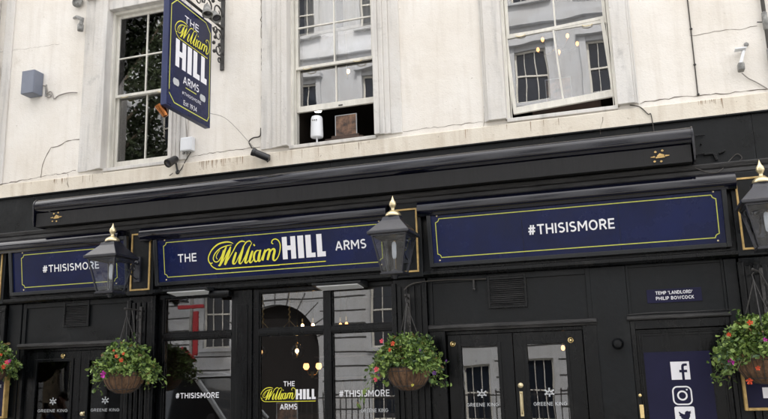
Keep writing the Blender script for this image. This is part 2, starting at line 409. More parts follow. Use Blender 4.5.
def border_into(mb, x0, x1, z0, z1, w, fn, notch=0.045):
    n = notch; h = n*.55
    C = [(x0+n, z1), (x1-n, z1), (x1-n+.004, z1-h*.5), (x1-n+h, z1-h), (x1-h*.3, z1-n+.01), (x1, z1-n)]
    def corner(cx, cz, sx, sz):        # small concave corner
        return [(cx - sx*n, cz), (cx - sx*n*.80, cz - sz*n*.55), (cx - sx*n*.5, cz - sz*n*.8), (cx, cz - sz*n)]
    pts = corner(x1, z1, 1, 1) + corner(x1, z0, 1, -1)[::-1] + corner(x0, z0, -1, -1) + corner(x0, z1, -1, 1)[::-1]
    pts = pts + [pts[0], pts[1]]
    mb.ribbon(pts[:-1], w, fn)

# ------------------------------------------------------------------ THE PUB
pub = empty('pub_building', (-3.6, 0, GZ))
tag(pub, 'cream stucco pub with black ground floor shopfront, tall sash windows and painted fascia', 'building')

WIN = [dict(o=(-7.66, -5.80), i=(-7.21, -6.07)), dict(o=(-4.63, -2.60), i=(-4.21, -2.96)), dict(o=(-1.515, .335), i=(-1.235, .095))]
SILL, HEAD, MEET = 4.72, 7.24, 5.885
XL, XR, TOP = -11.6, 4.6, 11.0
# upper wall with three openings
mb = MB(); xs = XL
for w in WIN:
    a, b = w['i'][0]-.02, w['i'][1]+.02
    mb.box(xs, a, 0, .34, 4.652, TOP)
    mb.box(a+.0005, b-.0005, 0.001, .34, 4.652, SILL-.02)
    mb.box(a+.0005, b-.0005, 0.001, .34, HEAD+.02, TOP)
    xs = b
mb.box(xs, XR, 0, .34, 4.652, TOP)
mb.build('upper_wall', M['stucco'], pub)
# stucco band over the fascia (slightly uneven front)
mb = MB(); n = 60
for k in range(n):
    xa = XL + (XR-XL)*k/n; xb = XL + (XR-XL)*(k+1)/n
    def zz(x): return 4.652 + .006*noise.noise(Vector((x*1.3, 0, 0)))
    ya = -.045
    vs = [(xa, ya, 4.445), (xb, ya, 4.445), (xb, ya, zz(xb)-.012), (xa, ya, zz(xa)-.012), (xb, ya+.014, zz(xb)), (xa, ya+.014, zz(xa)), (xb, .2, zz(xb)), (xa, .2, zz(xa)), (xb, .2, 4.445), (xa, .2, 4.445)]
    mb.add(vs, [(0,1,2,3), (3,2,4,5), (5,4,6,7), (1,0,9,8)])
mb.build('stucco_band', M['band'], pub, fix=False)
# cracks and joint lines in the render
def crack(pts, w=.008, y=-.004):
    P = []
    for i in range(len(pts)-1):
        a, b = Vector(pts[i]), Vector(pts[i+1]); m_ = max(2, int((b-a).length/.05))
        for k in range(m_):
            t = k/m_; p = a.lerp(b, t); P.append((p.x + random.uniform(-.010, .010), p.y + random.uniform(-.010, .010)))
    P.append(pts[-1])
    return P, [w*random.uniform(.35, 1.3) for _ in P], y
mb = MB()
def flat(y): return lambda x, z, l=0.0: Vector((x, y-l, z))
for pts, w, y in [([(at(*p).x, at(*p).z) for p in [(41,177),(42,168),(46,157),(51,148),(60,145),(68,141),(76,139),(84,139)]], .012, -.003),
                  ([(at(*p).x, at(*p).z) for p in [(0,186),(24,181),(44,177),(66,174),(78,171)]], .013, -.047),
                  ([(at(*p).x, at(*p).z) for p in [(70,174),(70,184),(71,188)]], .008, -.049),
                  ([(at(*p).x, at(*p).z) for p in [(640,103),(660,100),(688,96),(705,95),(720,94),(740,92),(768,89)]], .009, -.003),
                  ([(at(*p).x, at(*p).z) for p in [(690,36),(720,31),(740,29),(757,26)]], .006, -.003),
                  ([(at(*p).x, at(*p).z) for p in [(403,132),(430,128),(465,124),(483,122)]], .006, -.003),
                  ([(at(*p).x, at(*p).z) for p in [(190,157),(210,153),(240,149),(260,147)]], .007, -.003),
                  ([(at(*p).x, at(*p).z) for p in [(483,0),(483,40),(484,122),(484,135)]], .006, -.0035),
                  ([(at(*p).x, at(*p).z) for p in [(261,0),(262,60),(262,140)]], .010, -.0035),
                  ([(at(*p).x, at(*p).z) for p in [(600,135),(603,118)]], .005, -.049),
                  ([(at(*p).x, at(*p).z) for p in [(0,52),(30,48),(60,44)]], .003, -.003)]:
    if y > -.02:
        pass
    P, W, yy = crack(pts, w)
    mb = MB(); mb.ribbon(P, W, flat(y)); mb.build('render_crack', M['crack'], pub, fix=False)
mb = MB()                                   # rusty drip marks below the wall top joint
for k in range(70):
    px = random.choice([random.uniform(196, 245), random.uniform(196, 250), random.uniform(500, 640), random.uniform(55, 72), random.uniform(700, 730), random.uniform(280, 470), random.uniform(20, 120)])
    p = at(px, 150); z1 = 4.64; l = random.uniform(.03, .13); w = random.uniform(.004, .009)
    yk = -.0475 - .0002*(k % 5)
    MB().add([(p.x-w/2, yk, z1), (p.x+w/2, yk, z1), (p.x+w*.2, yk, z1-l), (p.x-w*.2, yk, z1-l)], [(0, 1, 2, 3)]).build('rust_streak', M['rust'], pub, fix=False)

def sash_frame(mb, x0, x1, z0, z1, y, t=.045, st=.045, bot=.07, top=.045, vm=(), hm=()):
    mb.box(x0, x0+st, y, y+t, z0, z1); mb.box(x1-st, x1, y, y+t, z0, z1)
    mb.box(x0+st, x1-st, y+.001, y+t-.001, z0, z0+bot); mb.box(x0+st, x1-st, y+.001, y+t-.001, z1-top, z1)
    for v in vm: mb.box(v-.011, v+.011, y+.006, y+t-.006, z0+bot, z1-top)
    hs = sorted([x0+st] + [c for v in vm for c in (v-.011, v+.011)] + [x1-st])
    for h in hm:
        for i in range(0, len(hs), 2): mb.box(hs[i], hs[i+1], y+.006, y+t-.006, h-.011, h+.011)

for wi, w in enumerate(WIN):
    (oa, ob), (ia, ib) = w['o'], w['i']
    # casing box of the window is the part; surround, sashes, panes are its sub-parts
    mb = MB()
    mb.box(ia-.02, ia+.032, .05, .26, SILL, HEAD); mb.box(ib-.032, ib+.02, .05, .26, SILL, HEAD)
    mb.box(ia+.032, ib-.032, .052, .26, HEAD-.04, HEAD+.02)
    mb.box(ia+.0405, ia+.052, .105, .115, SILL, HEAD-.04); mb.box(ib-.052, ib-.0405, .105, .115, SILL, HEAD-.04)
    cas = mb.build('window', M['sash'], pub, bevel=.004)
    # architrave: stepped mouldings left, right, head
    mb = MB()
    if wi == 2: steps = [(0, .10, -.035), (.10, .20, -.060), (.20, 1, -.085)]
    else: steps = [(0, .42, -.030), (.42, .62, -.055), (.62, .8, -.075), (.8, 1, -.10)]
    for a, b, y in steps:
        la = oa + (ia-oa)*a; lb = oa + (ia-oa)*b
        ra = ob + (ib-ob)*a; rb = ob + (ib-ob)*b
        if a > 0 and wi != 2 or a > 0:
            pass
        mb.box(la, lb, y, .003 if b < 1 else .06, SILL-.012 if True else 0, HEAD+.24)
        mb.box(rb, ra, y, .003 if b < 1 else .06, SILL-.012, HEAD+.24)
    mb.box(oa+.02, ob-.02, -.11, .002, HEAD+.24, HEAD+.42); mb.box(oa-.05, ob+.05, -.16, .002, HEAD+.42, HEAD+.50)
    mb.box(ia, ib, -.06, .06, HEAD, HEAD+.24)
    mb.build('surround', M['surround'], cas, bevel=.006)
    mb = MB(); mb.box(ia-.001, ib+.001, -.035, .27, SILL-.05, SILL)
    mb.build('sill', M['surround'], cas, bevel=.008)
    cx = (ia+ib)/2; sa, sb = ia+.034, ib-.034
    # upper sash (outer)
    mb = MB(); sash_frame(mb, sa, sb, MEET-.025, HEAD-.04, .118, bot=.042, vm=(cx,), hm=(6.49,))
    mb.build('upper_sash', M['sash'], cas, bevel=.003)
    mb = MB(); mb.box(sa+.045, sb-.045, .135, .139, MEET+.018, HEAD-.085); mb.build('pane', M['darkglass' if wi == 0 else 'upglass'], cas)
    # lower sash
    mb = MB(); zb, zt = (SILL+.055, MEET+.02) if wi == 0 else ((5.245, 6.42) if wi == 1 else (4.85, 5.915))
    sash_frame(mb, sa+.002, sb-.002, zb, zt, .168, bot=.085, top=.042, vm=(cx,))
    if wi == 0: mb.box(sa, sb, .16, .22, SILL+.001, SILL+.053)
    low = mb.build('lower_sash', M['sash'], cas, bevel=.003)
    mb = MB(); mb.box(sa+.047, sb-.047, .187, .191, zb+.085, zt-.042); pn = mb.build('pane', M['darkglass' if wi == 0 else 'upglass'], cas)
    if wi == 2:      # dropped on one side: the sash hangs crooked in its frame
        c = Vector((cx+.02, .18, 5.36)) - wloc(cas); c2 = c
        R = Matrix.Translation(c) @ Matrix.Rotation(math.radians(-3.3), 4, 'Y') @ Matrix.Translation(-c)
        for o in (low, pn): o.data.transform(R @ Matrix.Translation((0, -.055, -.0)))
    # sash lifts / hooks on the meeting rail
    for hx in (sa+.19, sb-.24):
        mb = MB(); pts = [(hx + .06*math.cos(a), .105, MEET-.022 - .022*math.sin(a)) for a in [PI*k/8 for k in range(9)]]
        mb.tube(pts, .006, 6); mb.build('sash_lift', M['palebrass'], cas, smooth=True)
mb = MB(); mb.box(-3.55, -3.49, .158, .168, 5.262, 5.278); mb.build('vent_catch', M['iron'], pub)

# upstairs rooms (dark) and ground floor rooms
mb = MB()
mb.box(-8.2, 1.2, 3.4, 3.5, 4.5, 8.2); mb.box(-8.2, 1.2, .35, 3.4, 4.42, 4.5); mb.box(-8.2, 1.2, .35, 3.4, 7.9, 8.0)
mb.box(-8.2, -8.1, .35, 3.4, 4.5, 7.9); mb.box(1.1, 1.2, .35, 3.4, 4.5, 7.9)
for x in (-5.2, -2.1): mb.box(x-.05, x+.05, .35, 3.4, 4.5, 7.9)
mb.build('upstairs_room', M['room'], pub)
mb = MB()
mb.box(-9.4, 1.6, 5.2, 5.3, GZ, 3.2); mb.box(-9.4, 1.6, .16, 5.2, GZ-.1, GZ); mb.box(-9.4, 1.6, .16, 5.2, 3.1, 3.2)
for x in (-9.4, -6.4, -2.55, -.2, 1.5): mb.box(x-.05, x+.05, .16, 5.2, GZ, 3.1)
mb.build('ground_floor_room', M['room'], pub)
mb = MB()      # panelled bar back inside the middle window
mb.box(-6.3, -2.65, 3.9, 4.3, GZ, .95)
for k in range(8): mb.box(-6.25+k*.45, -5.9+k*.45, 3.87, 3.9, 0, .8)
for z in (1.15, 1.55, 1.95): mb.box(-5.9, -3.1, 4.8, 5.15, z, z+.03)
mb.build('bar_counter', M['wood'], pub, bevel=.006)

# ---- black shopfront
mb = MB()
for x0, x1 in ((XL, -7.62), (-7.618, -3.62), (-3.618, .31), (.312, 1.52), (1.522, XR)): mb.box(x0, x1, 0, .3, 2.86, 4.445)
mb.box(XL, XR, -.045, 0, 4.425, 4.445)
mb.build('fascia_wall', M['blackwall'], pub, bevel=.004)
mb = MB()
mb.profx([(0, 3.74), (-.085, 3.74), (-.095, 3.76), (-.095, 3.80), (-.11, 3.815), (-.125, 3.855), (-.125, 3.868), (0, 3.875)], XL, XR)
mb.build('fascia_moulding', M['oldblack'], pub, bevel=.002)
# lead-like hoods over the signs
for a, b in ((-9.9, -6.74), (-6.39, -2.79), (-2.385, 1.25)):
    pr = [(-.0, 3.735), (-.14, 3.735)] + [(-.15-.115*math.sin(t), 3.625+.11*math.cos(t)) for t in [PI*k/14 for k in range(0, 11)]] + [(-.225, 3.535), (-.20, 3.53), (-.0, 3.60)]
    MB().profx(pr, a, b).build('sign_hood', M['hood'], pub, bevel=.003, smooth=True)
# shadow box behind signs + soffit
mb = MB()
mb.box(XL, XR, -.06, 0, 2.80, 3.738)
mb.build('sign_backing', M['black'], pub)
mb = MB(); mb.profx([(0, 2.795), (-.10, 2.795), (-.13, 2.82), (-.13, 2.86), (-.062, 2.87), (-.062, 2.9), (0, 2.9)], XL, XR)
mb.build('lower_cornice', M['black'], pub, bevel=.004)

PILS = [-8.98, -6.42, -2.57, 1.40, 4.0]
for x in PILS:
    mb = MB()
    mb.box(x-.205, x+.205, -.06, .25, GZ, 2.79)
    for k in range(4):
        xx = x-.128 + k*.085
        mb.box(xx-.027, xx+.027, -.085, -.06, GZ+.5, 2.70)
    mb.box(x-.225, x-.165, -.095, -.06, GZ+.4, 2.74); mb.box(x+.165, x+.225, -.095, -.06, GZ+.4, 2.74)
    mb.box(x-.25, x+.25, -.12, -.06, GZ, GZ+.4)
    p = mb.build('pilaster', M['black'], pub, bevel=.007)
    mb = MB()
    mb.box(x-.205, x+.205, -.135, -.0, 2.80, 3.735)
    mb.build('capital_panel', M['blackwall'], p, bevel=.006)
    mb = MB(); g = .147; z0, z1 = 2.872, 3.655; t = .011; y0, y1 = -.152, -.134
    mb.box(x-g-t, x-g+t, y0, y1, z0-t, z1+t); mb.box(x+g-t, x+g+t, y0, y1, z0-t, z1+t)
    mb.box(x-g+t, x+g-t, y0+.001, y1, z0-t, z0+t); mb.box(x-g+t, x+g-t, y0+.001, y1, z1-t, z1+t)
    mb.build('gilt_frame', M['gilt'], p, bevel=.003)

# wall pieces between openings at ground floor
for bb in ((-.40, -.002, -.012, .25, GZ, 2.79), (XL, -9.21, -.01, .25, GZ, 2.79), (1.62, 3.78, -.01, .25, GZ, 2.79),
           (1.045, 1.175, -.03, .25, GZ, 2.79), (-8.76, -8.52, -.02, .25, GZ, 2.79)):
    MB().box(*bb).build('side_panel', M['blackwall'], pub, bevel=.005)

def door_bay(xa, xb, vent, gls, split, name_label, glassmat, handles, rings):
    """overdoor panel, vent, lintel, jambs, leaves"""
    mb = MB(); mb.box(xa, xb, .012, .22, 2.205, 2.80)
    mb.box(xa, xa+.06, -.012, .012, 2.205, 2.79); mb.box(xb-.05, xb, -.012, .012, 2.205, 2.79); mb.box(xa+.06, xb-.05, -.011, .012, 2.72, 2.79)
    mb.build('overdoor_panel', M['blackwall'], pub, bevel=.004)
    mb = MB(); mb.profx([(.1, 2.13), (-.035, 2.13), (-.045, 2.15), (-.06, 2.165), (-.06, 2.20), (-.02, 2.21), (.1, 2.21)], xa-.03, xb+.04)
    mb.build('lintel', M['oldblack'], pub, bevel=.003)
    if vent:
        a, b, z0, z1 = vent; mb = MB(); t = .028
        mb.box(a, a+t, -.022, .012, z0, z1); mb.box(b-t, b, -.022, .012, z0, z1); mb.box(a+t, b-t, -.021, .012, z0, z0+t); mb.box(a+t, b-t, -.021, .012, z1-t, z1)
        v = mb.build('air_vent', M['black'], pub, bevel=.003)
        mb = MB(); k = 0; z = z0+t+.012
        while z < z1-t-.01:
            mb.add([(a+t, .008, z+.014), (b-t, .008, z+.014), (b-t, -.012, z), (a+t, -.012, z), (a+t, .008, z+.018), (b-t, .008, z+.018), (b-t, -.012, z+.004), (a+t, -.012, z+.004)],
                   [(0,1,2,3),(4,5,6,7),(3,2,6,7)]); z += .024
        mb.build('louvre', M['oldblack'], v)
    mb = MB(); ja = .17 if xa > -3 else .06
    if xa > -3:
        mb.box(xa, xa+.20, -.03, .2, GZ, 2.128); mb.box(xb-.125, xb+.03, -.03, .2, GZ, 2.128)
        la, lb = xa+.215, xb-.135
    else:
        mb.box(xa, xa+.07, -.02, .2, GZ, 2.128); mb.box(xb-.02, xb+.0, -.02, .2, GZ, 2.128)
        la, lb = xa+.08, xb-.025
    mb.box(la-.015, lb+.01, .06, .2, 2.085, 2.128)
    mb.build('door_frame', M['black'], pub, bevel=.004)
    for i, (da, db) in enumerate(((la, split-.004), (split+.004, lb))):
        ga, gb = gls[i]; gz0, gz1 = .55, 1.945; y0, y1 = .035, .085
        mb = MB()
        mb.box(da, ga-.0, y0, y1, GZ+.03, 2.082); mb.box(gb, db, y0, y1, GZ+.03, 2.082)
        mb.box(ga, gb, y0+.001, y1, gz1, 2.082); mb.box(ga, gb, y0+.001, y1, GZ+.03, gz0)
        # bolection moulding round the glass
        t = .035
        mb.box(ga-t, ga+.006, y0-.016, y0, gz0-t, gz1+t); mb.box(gb-.006, gb+t, y0-.016, y0, gz0-t, gz1+t)
        mb.box(ga+.006, gb-.006, y0-.015, y0, gz1-.006, gz1+t); mb.box(ga+.006, gb-.006, y0-.015, y0, gz0-t, gz0+.006)
        mb.box(ga, gb, y0-.012, y0, .0, .42)
        d = mb.build('door', M['black'], pub, bevel=.004)
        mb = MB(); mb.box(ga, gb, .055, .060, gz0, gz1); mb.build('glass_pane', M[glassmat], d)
        if rings and rings[i]:
            rx, rz = rings[i]; mb = MB()
            mb.tube([(rx+.028*math.cos(a), y0-.010, rz+.028*math.sin(a)) for a in [2*PI*k/14 for k in range(14)]] + [(rx+.028, y0-.010, rz)], .0075, 6)
            mb.lathe([(.012, 0), (.012, -.012)], (rx, y0, rz), 10, 'y')
            mb.build('brass_ring', M['brass'], d, smooth=True)
        if handles and handles[i]:
            hx, hz = handles[i]; mb = MB()
            mb.lathe([(.030, 0), (.030, -.008), (.016, -.012), (.012, -.035), (.024, -.045), (.028, -.062), (.018, -.074), (.004, -.078)], (hx, y0, hz+.11), 14, 'y')
            mb.tube(spline([(hx, y0, hz+.02), (hx, y0-.05, hz+.005), (hx+.006, y0-.055, hz-.09), (hx+.004, y0-.05, hz-.19), (hx, y0, hz-.21)]), [.011]*3+[.008]*19+[.011]*3, 8)
            mb.box(hx-.018, hx+.018, y0-.006, y0, hz-.24, hz+.04)
            mb.build('handle', M['palebrass'], d, smooth=True)
        # etched emblem and name on the glass
        if glassmat:
            mb = MB(); c = (ga+gb)/2; zc = 1.385
            f = flat(.052)
            for k in range(6):
                a = PI/6 + PI*k/3; r0, r1 = .028, .062
                if i == 0 or True:
                    mb.ribbon([(c+r0*math.cos(a), zc+r0*.8*math.sin(a)), (c+r1*math.cos(a), zc+r1*.8*math.sin(a))], [.010, .020], f, .0004*k)
            mb.ribbon([(c-.03, zc-.012), (c-.03, zc+.012), (c-.012, zc+.002), (c, zc+.026), (c+.012, zc+.002), (c+.03, zc+.012), (c+.03, zc-.012)], .011, f, .003)
            mb.ribbon([(c-.035, zc-.02), (c+.035, zc-.02)], .011, f, .0036)
            mb.build('etched_emblem', M['frost'], d, fix=False)
            word(d, 'GREENE KING', c-.19*(gb-ga)/.45, c+.19*(gb-ga)/.45, 1.235, 1.275, f, M['frost'], .01)

door_bay(-2.35, -.40, (-1.603, -1.135, 2.375, 2.775), [(-1.975, -1.525), (-1.185, -.735)], -1.345, '', 'doorglass',
         [None, (-1.283, 1.36)], [(-2.07, 1.975), (-.672, 1.97)])
door_bay(-8.50, -6.63, (-7.775, -7.335, 2.42, 2.84-.05), [(-8.235, -7.625), (-7.325, -6.77)], -7.475, '', 'shadedglass',
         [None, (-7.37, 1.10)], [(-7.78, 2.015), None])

# ---- shop window bay
def shop_window(xa, xb, mull, label):
    zt, tz0, tz1, zb = 2.79, 2.175, 2.262, .35; fr = .085
    mb = MB()
    mb.box(xa, xa+fr, .0, .10, zb, zt); mb.box(xb-fr*.4, xb, .0, .10, zb, zt)
    xs = [xa+fr] + [c for m_ in mull for c in (m_-.052, m_+.052)] + [xb-fr*.4]
    for i in range(0, len(xs), 2):
        a, b = xs[i], xs[i+1]
        mb.box(a, b, .001, .10, tz0, tz1); mb.box(a, b, .001, .10, zb, zb+.08); mb.box(a, b, .001, .10, zt-.05, zt)
        mb.box(a, b, -.012, .001, tz0+.02, tz1-.02)
        for u0, u1 in ((zb+.08, tz0), (tz1, zt-.05)):      # glazing bead
            mb.box(a, a+.014, .018, .045, u0, u1); mb.box(b-.014, b, .018, .045, u0, u1)
            mb.box(a+.014, b-.014, .018, .045, u1-.014, u1); mb.box(a+.014, b-.014, .018, .045, u0, u0+.014)
    for m_ in mull: mb.box(m_-.052, m_+.052, -.01, .10, zb, zt)
    w = mb.build('shop_window', M['black'], pub, bevel=.004)
    for i in range(0, len(xs), 2):
        a, b = xs[i], xs[i+1]
        for u0, u1 in ((zb+.08, tz0), (tz1, zt-.05)):
            MB().box(a+.0, b-.0, .050, .056, u0, u1).build('glass_pane', M['glass'], w)
    MB().box(xa, xb, -.01, .12, GZ, zb-.001).build('stall_riser', M['black'], w, bevel=.006)
    return w
swL = shop_window(-6.195, -5.03, [], '')
swM = shop_window(-4.75, -2.775, [-3.69], '')
mb = MB(); mb.box(-5.028, -4.752, -.03, .14, GZ, 2.79); mb.box(-4.97, -4.81, -.045, -.03, .1, 2.6); mb.build('window_pier', M['black'], pub, bevel=.006)

gy = .046
def win_text(parent, body, pxa, pya, pxb, pyb, h, material, weight=.02, w_off=0):
    a, b = at(pxa, pya, gy), at(pxb, pyb, gy)
    z = (a.z+b.z)/2
    return word(parent, body, a.x, b.x, z-h/2, z+h/2, flat(gy), material, weight)
win_text(swL, '#THISISMORE', 175.6, 395.5, 218.8, 395.5, .070, M['white'])
win_text(swM, '#THISISMORE', 339, 393.6, 389.5, 393.2, .080, M['white'])
win_text(swM, 'GREENE KING', 361, 411, 388, 410, .045, M['frost'])
win_text(swM, 'THE', 283.5, 384, 294.6, 383.7, .062, M['white'])
win_text(swM, 'ARMS', 280, 407, 297.3, 406.6, .070, M['white'])
a, b = at(295.8, 399.5, gy), at(315.6, 389, gy)
mb = MB(); hill_into(mb, a.x, b.x, a.z, b.z, flat(gy)); mb.build('lettering', M['white'], swM, fix=False)
a, b = at(260, 402, gy), at(296, 387, gy)
mb = MB(); william_into(mb, a.x, b.x, a.z, b.z, flat(gy), 1.2)
c_ = at(315.6, 401, gy); mb.ribbon([(b.x-.03, a.z+.0), (c_.x, a.z+.0)], .008, flat(gy+.0)); mb.build('script_lettering', M['yellow'], swM, fix=False)

# ---- right hand single door with poster
mb = MB(); mb.box(.0, 1.045, .012, .22, 2.215, 2.80); mb.box(.0, .03, -.008, .012, 2.215, 2.79); mb.box(1.015, 1.045, -.008, .012, 2.215, 2.79); mb.box(.03, 1.015, -.007, .012, 2.76, 2.79)
mb.build('overdoor_panel', M['blackwall'], pub, bevel=.004)
mb = MB(); mb.profx([(.1, 2.16), (-.045, 2.16), (-.055, 2.175), (-.055, 2.205), (-.025, 2.215), (.1, 2.215)], -.03, 1.06)
mb.tube([(-.02, -.058, 2.225), (.3, -.06, 2.235), (.7, -.06, 2.228), (1.05, -.058, 2.232)], .006, 6)
mb.build('lintel', M['oldblack'], pub, bevel=.003)
mb = MB(); mb.box(.0, .05, -.02, .2, GZ, 2.158); mb.box(.995, 1.043, -.02, .2, GZ, 2.158); mb.box(.05, .995, -.018, .2, 2.06, 2.158)
mb.build('door_frame', M['black'], pub, bevel=.005)
mb = MB(); mb.box(.052, .993, .03, .08, GZ+.02, 2.055)
t = .02
for (a, b, z0, z1, y) in ((.075, .965, .45, 2.03, .018), (.10, .94, .475, 2.0, .024)):
    mb.box(a, a+t, y, .03, z0, z1); mb.box(b-t, b, y, .03, z0, z1); mb.box(a+t, b-t, y, .03, z1-t, z1); mb.box(a+t, b-t, y, .03, z0, z0+t)
rd = mb.build('door', M['black'], pub, bevel=.003)
mb = MB(); mb.lathe([(.017, 0), (.017, -.008), (.010, -.012)], (.035, -.02, 1.335), 12, 'y'); mb.build('key_escutcheon', M['brass'], rd, smooth=True); mb = MB(); mb.box(.018, .062, -.026, -.02, 1.09, 1.235)
mb.build('lock_plate', M['brass'], rd, bevel=.002, smooth=True)

# posters: thin printed sheets are things fixed to the door
def on(y): return flat(y)
def fb_into(mb, x, z, s, f):
    # white rounded tile made around the letter f gap
    r = .0
    e = s
    # tile pieces left of f, right of f, above
    def R(a, b, c, d): rects_into(mb, [(x+e*a, x+e*b, z+e*c, z+e*d)], f)
    R(0, .56, 0, .40); R(0, .44, .40, .54); R(0, .56, .54, .70); R(.70, 1, 0, .40); R(.86, 1, .40, .54); R(.70, 1, .54, .68)
    mb.add([f(x+e*a, z+e*b, 0) for a, b in [(0,.70),(.56,.70),(.58,.80),(.64,.87),(.72,.89),(.88,.89),(.88,.76),(.76,.76),(.71,.73),(.70,.68),(1,.68),(1,1),(0,1)]],
           [(0,1,2), (0,2,12), (12,2,3), (12,3,4), (12,4,5,11), (5,6,11), (6,10,11), (6,7,10), (7,8,10), (8,9,10)])
def ring_into(mb, cx, cz, r, w, f, n=24):
    mb.ribbon([(cx+r*math.cos(2*PI*k/n), cz+r*math.sin(2*PI*k/n)) for k in range(n+1)], w, f)
def rrect(cx, cz, h, r, n=5):
    P = []
    for sx, sz, a0 in ((1,1,0),(-1,1,PI/2),(-1,-1,PI),(1,-1,1.5*PI)):
        P += [(cx+sx*(h-r)+r*math.cos(a0+PI/2*k/n), cz+sz*(h-r)+r*math.sin(a0+PI/2*k/n)) for k in range(n+1)]
    return P
def ig_into(mb, cx, cz, s, f):
    P = rrect(cx, cz, s*.46, s*.24); mb.ribbon(P+[P[0]], s*.075, f)
    ring_into(mb, cx, cz, s*.22, s*.085, f); mb.ribbon([(cx+s*.25, cz+s*.30-s*.04), (cx+s*.25, cz+s*.30+s*.04)], s*.08, f)
def tw_into(mb, bird, cx, cz, s, f):
    P = rrect(cx, cz, s*.5, s*.09); mb.add([f(a, b, 0) for a, b in P], [tuple(range(len(P)))])
    B = [(-.36,-.22),(-.22,-.23),(-.10,-.17),(-.20,-.12),(-.26,-.05),(-.20,-.05),(-.30,.02),(-.33,.10),(-.27,.08),(-.34,.20),(-.31,.28),(-.20,.18),(-.08,.12),(0,.11),(.0,.2),(.06,.28),(.15,.31),(.24,.27),(.36,.31),(.31,.22),(.37,.19),(.29,.14),(.28,.0),(.20,-.16),(.05,-.28),(-.12,-.31),(-.27,-.28)]
    import bmesh
    bird.add([f(cx+s*a*.9, cz+s*b*.9, .0012) for a, b in B], [tuple(range(len(B)))])

post = empty('social_media_poster', (.455, .03, 1.15))
tag(post, 'navy poster with three white social media icons on the single black door', 'poster')
MB().box(.115, .805, .012, .0155, .50, 1.80).build('poster_sheet', M['navy'], post)
mb = MB(); f = flat(.0105); br = MB()
p = at(669.7, 379, .01); q = at(689.6, 362.5, .01); s = .195
fb_into(mb, .385, 1.495, s, f); mb.build('white_icon', M['white'], post, fix=False)
mb = MB(); ig_into(mb, .477, 1.325, .205, f); mb.build('white_icon', M['white'], post, fix=False)
mb = MB(); tw_into(mb, br, .483, 1.105, .205, f); mb.build('white_icon', M['white'], post, fix=False); br.build('bird_mark', M['navy'], post, fix=False)

pl = empty('name_plaque', (.5, 0, 2.42)); tag(pl, 'small navy landlord name plaque above the single black door', 'plaque')
MB().box(.21, .79, .001, .012, 2.345, 2.498).build('plaque_board', M['navy'], pl, bevel=.002)
f = flat(-.0005)
word(pl, "TEMP 'LANDLORD'", .305, .695, 2.437, 2.474, f, M['white'], .022); word(pl, "PHILIP BOWCOCK", .305, .705, 2.376, 2.413, f, M['white'], .022)

mb = MB(); mb.lathe([(.045, 0), (.045, -.015), (.03, -.02), (.022, -.06), (.05, -.075), (.065, -.10), (.062, -.13), (.04, -.155), (.006, -.16)], (-.15, -.012, 1.905), 20, 'y')
tag(mb.build('door_bell', M['black'], None, smooth=True), 'round black bell dome on the plain wall between the doors', 'bell')

def notice_case(x0, x1, z0, z1, label, right):
    r = empty('notice_case', ((x0+x1)/2, -.06, z0)); tag(r, label, 'notice case', 'gilt framed notice cases')
    MB().box(x0+.028, x1-.028, -.13, -.06 if not right else -.1, z0+.028, z1-.028).build('notice_board', M['navy'], r)
    mb = MB(); y0, y1 = -.15, -.07
    mb.box(x0, x0+.03, y0, y1, z0, z1); mb.box(x1-.03, x1, y0, y1, z0, z1); mb.box(x0+.03, x1-.03, y0+.001, y1, z0, z0+.03); mb.box(x0+.03, x1-.03, y0+.001, y1, z1-.03, z1)
    mb.build('gilt_frame', M['gilt'], r, bevel=.005); return r
nc = notice_case(1.075, 1.62, 1.165, 1.80, 'gilt framed navy notice case below the hanging basket at the far right', True)
mb = MB(); f = flat(-.1315); rects_into(mb, [(1.262, 1.36, 1.29, 1.40)], f); mb.build('printed_block', M['white'], nc, fix=False)
nc = notice_case(-9.16, -8.60, 1.165, 2.02, 'gilt framed navy notice case with a round icon at the far left edge', False)
mb = MB(); f = flat(-.1315); ig_into(mb, -8.83, 1.42, .17, f); mb.build('white_icon', M['white'], nc, fix=False); word(nc, '#THISISMORE', -9.1, -8.69, 1.60, 1.635, f, M['white'], .015)
mb = MB(); fb_into(mb, -9.09, 1.34, .15, f); mb.build('white_icon', M['white'], nc, fix=False)

